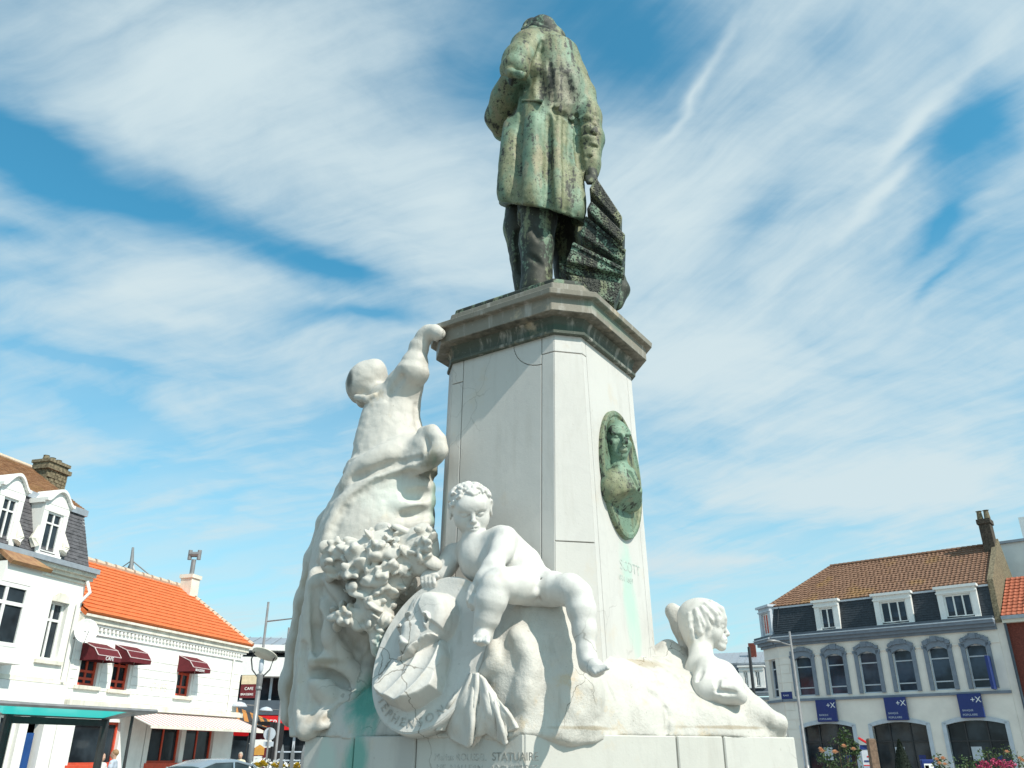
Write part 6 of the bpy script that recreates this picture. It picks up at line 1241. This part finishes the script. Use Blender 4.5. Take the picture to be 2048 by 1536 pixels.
person(481, 1512, 36, 1.70, 170, simple('grey_hair', (.42, .38, .33), .7), simple('beige_polo', (.58, .53, .40), .9), den, 'grey haired person in a beige top behind the parked car')
# ---- parked car
def car():
    L_, Wd = 4.0, 1.70; c0 = up_pt(450, 1530, 25.5); t = thing('parked_car', c0, 'silver blue parked hatchback, only its roof and upper windows in view', 'car', None); ang = R(28)
    fx, sx = np.array([math.sin(ang), math.cos(ang), 0]), np.array([math.cos(ang), -math.sin(ang), 0])
    P = lambda a, b, c: c0 + fx * a + sx * b + EZ * c
    paint = simple('silver_blue_car_paint', (.34, .40, .46), .25, .04, 3, metal=.5); gl = glass('car_glass', (.02, .03, .035))
    prof = [(-2.0, .45, .78), (-1.95, .28, .80), (-1.2, .22, .84), (1.2, .22, .84), (1.95, .26, .78), (2.0, .5, .74), (1.85, .72, .78), (1.0, .90, .82), (-1.6, .95, .82), (-1.98, .85, .78)]
    m = MB(); m.add([tuple(P(a, -h, z)) for a, z, h in prof] + [tuple(P(a, h, z)) for a, z, h in prof], [tuple(range(10)), tuple(range(10, 20))[::-1]] + [(i, (i + 1) % 10, 10 + (i + 1) % 10, 10 + i) for i in range(10)]); bevel(m.build('body', paint, t, True), .06, 3)
    cab = [(-1.75, .94, .72), (-1.45, 1.30, .60), (-.9, 1.45, .56), (-.1, 1.47, .56), (.45, 1.36, .58), (1.15, .90, .72)]
    rings = [[tuple(P(a, -w, .88)), tuple(P(a, -w * 1.0, z)), tuple(P(a, -w * .5, z + .03)), tuple(P(a, w * .5, z + .03)), tuple(P(a, w, z)), tuple(P(a, w, .88))] for a, z, w in cab]
    m = MB(); m.rings(rings); m.build('glasshouse', gl, t, True)
    m = MB(); m.rings([[tuple(P(a, -w - .01, z - .05)), tuple(P(a, -w, z + .012)), tuple(P(a, -w * .5, z + .045)), tuple(P(a, w * .5, z + .045)), tuple(P(a, w, z + .012)), tuple(P(a, w + .01, z - .05))] for a, z, w in cab[1:5]]); bevel(m.build('roof', paint, t, True), .01, 2)
    for s_ in (-1, 1):
        for i, j in ((0, 1), (4, 5)): m = MB(); m.tube([P(cab[i][0], s_ * cab[i][2], cab[i][1]), P(cab[j][0], s_ * cab[j][2], cab[j][1])], .035, 6); m.build('pillar', paint, t)
        m = MB(); m.tube([P(-.25, s_ * .66, .9), P(-.25, s_ * .575, 1.42)], .03, 6); m.build('pillar', paint, t)
        m = MB(); m.tube([P(.75, s_ * .80, .98), P(.70, s_ * .95, 1.02)], [.05, .08], 8); m.build('mirror', paint, t)
        for a in (-1.25, 1.3):
            m = MB(); m.tube([P(a, s_ * .62, .30), P(a, s_ * .84, .30)], .30, 20); w_ = m.build('wheel', M_metald, t); m = MB(); m.tube([P(a, s_ * .83, .30), P(a, s_ * .855, .30)], .19, 14); m.build('rim', M_metal, w_)
        m = MB(); m.box(0, 0, 0, 0, 0, 0) if False else None; m.tube([P(1.9, s_ * .55, .62), P(1.98, s_ * .5, .60)], [.11, .09], 10); m.build('headlight', M_frame, t)
        m = MB(); m.tube([P(-1.93, s_ * .66, .80), P(-2.0, s_ * .62, .78)], .08, 8); m.build('tail_light', M_sred, t)
car()
# ---- signs by the side street
def sign_post(x, y, Y, name, label, cat):
    tp = atY(x, y, Y); t = thing(name, (tp[0], tp[1], 0), label, cat); m = MB(); m.tube([(tp[0], tp[1], 0), tp], .035, 8); m.build('pole', M_metal, t); return t, tp
t, tp = sign_post(539.5, 1456, 33, 'road_sign', 'round road sign seen from its grey back with small plate beneath', 'road sign')
m = MB(); m.tube([tp + [0, .05, -.20], tp + [0, .08, -.20]], .22, 20); m.build('disc', M_silver, t); m = MB(); m.box(tp[0] - .18, tp[0] + .18, tp[1] + .05, tp[1] + .08, tp[2] - .62, tp[2] - .46); m.build('plate', M_silver, t)
t, tp = sign_post(522, 1478, 34, 'arrow_sign', 'white arrow shaped direction sign below the round road sign', 'road sign')
m = MB(lambda a, b, c: (tp[0] + a, tp[1] - .05 + c, tp[2] + b)); m.prism([(-.30, -.02), (.38, -.02), (.50, -.16), (.38, -.30), (-.30, -.30), (-.42, -.16)], 0, .03); m.build('arrow_panel', M_frame, t)
t, tp = sign_post(519, 1497, 30, 'menu_board', 'small orange and white notice on a post near the flowers', 'sign')
m = MB(lambda a, b, c: (tp[0] + a, tp[1] - .04 + c, tp[2] + b)); m.prism([(-.15, -.2), (.17, -.2), (.17, .02), (.01, .12), (-.15, .02)], 0, .03); m.build('top_panel', simple('orange_panel', (.62, .30, .06), .6), t); m = MB(lambda a, b, c: (tp[0] + a, tp[1] - .04 + c, tp[2] + b)); m.prism([(-.15, -.75), (.12, -.75), (.12, -.23), (-.15, -.23)], 0, .03); m.build('panel', M_frame, t)
# café blade sign at its corner, red and striped awnings beyond
ps = FC.px(467, 1396); e = FC.pt(sR - .05, ps[1], .05); t = thing('hanging_sign', e, 'burgundy and cream cafe sign projecting from the corner of the cafe', 'sign')
u_ = np.array([1., -.10, 0]); u_ /= np.linalg.norm(u_); hS = .95
for nm, z0, z1, mm in (('lower_panel', 0, hS * .60, M_awn), ('upper_panel', hS * .60, hS, simple('cream_panel', (.62, .52, .36), .6))): m = MB(lambda a, b, c: tuple(e + u_ * a + np.array([-u_[1], u_[0], 0]) * b + EZ * c)); m.box(.08, .82, -.05, .05, z0 + .01, z1); m.build(nm, mm, t)
text('lettering', 'CAFE', .17, M_letter, t, e + u_ * .26 + EZ * .34 - np.array([-u_[1], u_[0], 0]) * .056, u_, EZ, .004); text('lettering', 'BRASSERIE', .125, M_letter, t, e + u_ * .11 + EZ * .12 - np.array([-u_[1], u_[0], 0]) * .056, u_, EZ, .004)
m = MB(); m.tube([e + EZ * hS, e + u_ * .85 + EZ * hS], .02, 5); m.build('bracket', M_metald, t)
M_str2 = stripes('orange_black_awning_cloth', (.50, .20, .04), (.035, .028, .028), 2.2, (.94, .34, 0))
t = thing('shop_awning', up_pt(500, 1450, 48), 'orange and black striped awning sloping over the side street shop', 'awning')
prism_quad(t, 'cloth', M_str2, [atY(470, 1413, 50), atY(540, 1440, 50), atY(540, 1458, 46), atY(474, 1440, 46)], .05); m = MB(); m.tube([atY(474, 1440, 46), atY(540, 1458, 46)], .05, 6); m.build('front_bar', M_metald, t)
t = thing('red_awning', up_pt(482, 1470, 44), 'red shop awning with cream front next to the disc lamp', 'awning')
prism_quad(t, 'cloth', M_trim, [atY(464, 1448, 45), atY(496, 1452, 45), atY(498, 1463, 43), atY(466, 1461, 43)], .04); prism_quad(t, 'valance', M_sred, [atY(466, 1461, 43), atY(498, 1463, 43), atY(497, 1472, 43.05), atY(466, 1471, 43.05)], .04); m = MB(); m.tube([atY(467, 1470, 43), up_pt(464, 1470, 43)], .03, 5); m.tube([atY(497, 1471, 43), up_pt(492, 1470, 43)], .03, 5); m.build('leg', M_metald, t)
t = thing('corner_shop', up_pt(486, 1480, 46), 'dark shop front with burgundy jamb under the red awning', 'building'); p_ = up_pt(486, 1480, 46.5)
m = MB(); m.box(p_[0] - 1.2, p_[0] + 1.3, p_[1], p_[1] + 3, 0, 3.2); m.build('wall', M_black, t); m = MB(); m.box(p_[0] + .6, p_[0] + 1.32, p_[1] - .06, p_[1] - .005, 0, 3.0); m.build('jamb', M_awn, t); m = MB(); m.box(p_[0] - 1.0, p_[0] + .5, p_[1] - .05, p_[1] - .01, .5, 2.3); m.build('shop_window', M_glass, t)
# picket gate at the foot of the monument's left side
g0 = up_pt(556, 1500, 21); g1_ = up_pt(612, 1500, 21); t = thing('picket_fence', (g0 + g1_) / 2, 'grey metal fence with pointed pickets left of the monument plinth', 'fence')
zt_ = atY(575, 1489, 21)[2]
for k in range(4): p_ = g0 + (g1_ - g0) * (.16 + .38 * k); m = MB(); m.rings([[tuple(p_ + np.array([w * a, w * b, z])) for a, b in ((-1, -1), (1, -1), (1, 1), (-1, 1))] for w, z in ((.035, 0), (.035, zt_ - .16), (.004, zt_))]); m.build('picket', M_metal, t)
for z in (zt_ - .16, zt_ - .34, .4): m = MB(); m.tube([g0 + EZ * z, g0 + (g1_ - g0) * 1.5 + EZ * z], .018, 5); m.build('rail', M_silver, t)
# ---- plants
LV = np.array([(-.5, 0, 0), (0, -.22, .06), (.5, 0, 0), (0, .22, .06)])
def foliage(n, cen, rad, size, seed):
    r = np.random.RandomState(seed); d = r.randn(n, 3); d /= np.linalg.norm(d, axis=1)[:, None]; c = cen + d * rad * (r.rand(n, 1) ** .4)
    V_, F_ = [], []
    for i in range(n):
        q = r.randn(3); q[2] = abs(q[2]) + .3; q /= np.linalg.norm(q); M_ = frame(q, r.randn(3)); s_ = size * r.uniform(.6, 1.3); V_ += [c[i] + s_ * (M_[0] * a + M_[2] * b + M_[1] * e) for a, b, e in LV]; F_.append((4 * i, 4 * i + 1, 4 * i + 2, 4 * i + 3))
    return V_, F_
def bloom(p, s, mat, par):
    m = MB(); r = np.random.RandomState(int(abs(p[0]) * 977) % 1000)
    for k, (q, h) in enumerate(((1.0, 0.), (.72, .28), (.42, .46))):
        for j in range(5): a = 1.2566 * j + k * .6 + r.rand() * .3; c = np.array([math.cos(a), math.sin(a), 0]); w = np.array([-c[1], c[0], 0]) * q * .62; m.add([p + EZ * s * (h - .35), p + s * (c * q * .7 - w + EZ * (h + .05)), p + s * (c * q + EZ * (h + .32)), p + s * (c * q * .7 + w + EZ * (h + .05))], [(0, 1, 2, 3)])
    return m.build('flower', mat, par)
M_peach = simple('peach_rose_petal', (.72, .42, .26), .7, .2, 40); M_pink = simple('magenta_hydrangea_petal', (.46, .045, .13), .7, .25, 40); M_yel = simple('yellow_petal', (.66, .48, .06), .7, .2, 40); M_wood = simple('stem_bark', (.08, .06, .035), .9, .3, 20)
def shrub(name, label, cat, blobs, Y, size, n, seed, flowers, fm, leaf=M_leaf, group=None, fs=.042):
    cs_ = [(atY(x, y, Y + dy), r) for x, y, dy, r in blobs]; b = np.array([cs_[0][0][0], cs_[0][0][1], 0]); t = thing(name, b, label, cat, group); V_, F_ = [], []
    for i, (c, r) in enumerate(cs_):
        v, f = foliage(n, c, np.array(r), size, seed + i); F_ += [tuple(q + len(V_) for q in k) for k in f]; V_ += v
    o = mesh_obj('foliage', V_, F_, leaf, t); o['kind'] = 'stuff'
    m = MB()
    for c, r in cs_: m.tube([b + [(c[0] - b[0]) * .3, 0, 0], (b * [1, 1, 0] + c) / 2 + [0, 0, -.1], c + EZ * r[2] * .5], [.02, .016, .006], 5)
    m.build('stem', M_wood, t)
    for x, y, dy in flowers: bloom(atY(x, y, Y + dy), fs * (.8 + .4 * rng.rand()), fm, t)
    return t
shrub('rose_bush', 'tall loose rose bush with a peach bloom in front of the first bank arch', 'bush', [(1680, 1515, 0, (.22, .2, .30)), (1690, 1478, .05, (.10, .1, .16)), (1655, 1525, -.1, (.16, .15, .18)), (1712, 1500, .1, (.06, .06, .12)), (1700, 1540, 0, (.2, .2, .3))], 12.5, .055, 150, 40, [(1641, 1498, -.2), (1644, 1503, -.2), (1670, 1505, -.25), (1707, 1499, -.1), (1688, 1493, -.1)], M_peach)
shrub('rose_bush', 'slender rose bush with a few pale blooms between the middle and last bank arches', 'bush', [(1879, 1528, 0, (.11, .1, .16)), (1881, 1545, 0, (.12, .12, .2))], 13, .05, 110, 50, [(1873, 1519, -.1), (1886, 1517, -.1), (1879, 1527, -.12), (1890, 1529, -.1)], M_peach)
shrub('rose_bush', 'spreading rose bush with single pale rose in front of the last bank arch', 'bush', [(1975, 1512, .3, (.16, .15, .14)), (2008, 1508, .3, (.16, .15, .14)), (2040, 1525, .3, (.12, .12, .14))], 13, .05, 110, 60, [(2014, 1504, .1), (2040, 1517, .1), (2046, 1522, .1)], M_peach)
shrub('flower_planter', 'low green shrub with magenta hydrangea heads at the bottom edge of the picture', 'planter', [(1935, 1540, 0, (.22, .2, .17)), (1990, 1545, 0, (.3, .2, .14))], 11, .05, 220, 70, [], M_pink)
hp = [o for o in bpy.data.objects if o.name.startswith('flower_planter')][0]
for x, y in ((1968, 1528), (1978, 1533), (1990, 1524), (1998, 1530), (2004, 1525), (2012, 1534), (2024, 1529), (1960, 1535)):
    p = atY(x, y, 10.8); V_, F_ = foliage(70, p, np.array([.055, .055, .045]), .03, int(x)); o = mesh_obj('flower_head', V_, F_, M_pink, hp); o['kind'] = 'stuff'
for i, (x, y) in enumerate(((521, 1528), (556, 1530), (590, 1532))):
    shrub('flower_tub', ('yellow flowers in a tub beside the disc lamp', 'yellow flowers in a tub below the arrow sign', 'yellow flowers in a tub against the plinth corner')[i], 'flowers', [(x, y + 4, 0, (.3, .2, .22))], 24, .10, 120, 80 + i, [(x - 8, y + 1, -.2), (x + 4, y - 2, -.2), (x + 10, y + 3, -.2), (x - 2, y + 4, -.2)], M_yel, None, 'yellow flower tubs by the side street', .10)
# clipped cone
tp = atY(1797, 1478, 33); t = thing('topiary_cone', (tp[0], tp[1], 0), 'dark clipped cone of yew in front of the middle bank arch', 'topiary'); V_, F_ = [], []; r_ = np.random.RandomState(4)
for i in range(2600): z = tp[2] * r_.rand(); a = r_.rand() * 6.28; rd_ = .52 * (1 - z / tp[2]) ** .8 * r_.uniform(.9, 1.04) + .01; c = np.array([tp[0] + rd_ * math.cos(a), tp[1] + rd_ * math.sin(a), z]); M_ = frame(r_.randn(3), r_.randn(3)); V_ += [c + .06 * (M_[0] * x + M_[2] * y + M_[1] * e) for x, y, e in LV]; F_.append(tuple(range(4 * i, 4 * i + 4)))
o = mesh_obj('foliage', V_, F_, M_topi, t); o['kind'] = 'stuff'; m = MB(); m.lathe((tp[0], tp[1], 0), [(.47, .0), (.42, .4), (.28, 1.0), (.12, tp[2] - .35), (.01, tp[2] - .05)], 14); m.build('core', M_topi, t)
# information panels and posts before the bank
def board(x0, x1, y0, Y, label, cat, mm, body):
    a, b = atY(x0, y0, Y), atY(x1, y0, Y); t = thing('info_board', ((a[0] + b[0]) / 2, a[1], 0), label, cat); m = MB(); m.box(a[0], b[0], a[1], a[1] + .12, .25, a[2]); bevel(m.build('panel', mm, t), .02, 1); w = b[0] - a[0]
    for f0, f1, z0, z1, q in body: m = MB(); m.box(a[0] + w * f0, a[0] + w * f1, a[1] - .012, a[1] - .002, a[2] - z1, a[2] - z0); m.build('print', q, t)
    for f0 in (.1, .8): m = MB(); m.box(a[0] + w * f0, a[0] + w * (f0 + .1), a[1] + .02, a[1] + .1, 0, .25); m.build('leg', M_metald, t)
    return t, a, b
t, a, b = board(1719, 1742, 1490, 22, 'white and blue information board with red lines, left of the wooden post', 'sign', M_silver, ((0, 1, 0, .10, M_blue), (.5, .9, .24, .27, M_sred), (.2, .7, .34, .37, M_blue), (.1, .95, .44, .46, M_sred), (0, 1, .5, .9, M_blue), (.25, .75, .55, .72, M_frame)))
m = MB(); m.tube([a + [-.02, -.05, .16], b + [-.03, -.05, .0]], .03, 5); m.build('red_bar', M_sred, t)
board(1842, 1868, 1519, 24, 'blue ticket machine panel at the foot of the middle bank arch', 'sign', M_blue, ((.15, .85, .1, .35, M_frame), (.2, .5, .14, .28, M_blue)))
tp = atY(1741, 1477, 21.5); t = thing('wooden_post', (tp[0], tp[1], 0), 'plain brown wooden post beside the information board', 'post'); m = MB(); m.rings([[tuple(np.array([tp[0], tp[1], z]) + np.array([w * x, w * y, 0])) for x, y in ((-1, -1), (1, -1), (1, 1), (-1, 1))] for w, z in ((.09, 0), (.085, tp[2] - .03), (.06, tp[2]))]); m.build('shaft', simple('weathered_wood', (.20, .13, .09), .9, .3, 15), t)
letters_to_mesh()
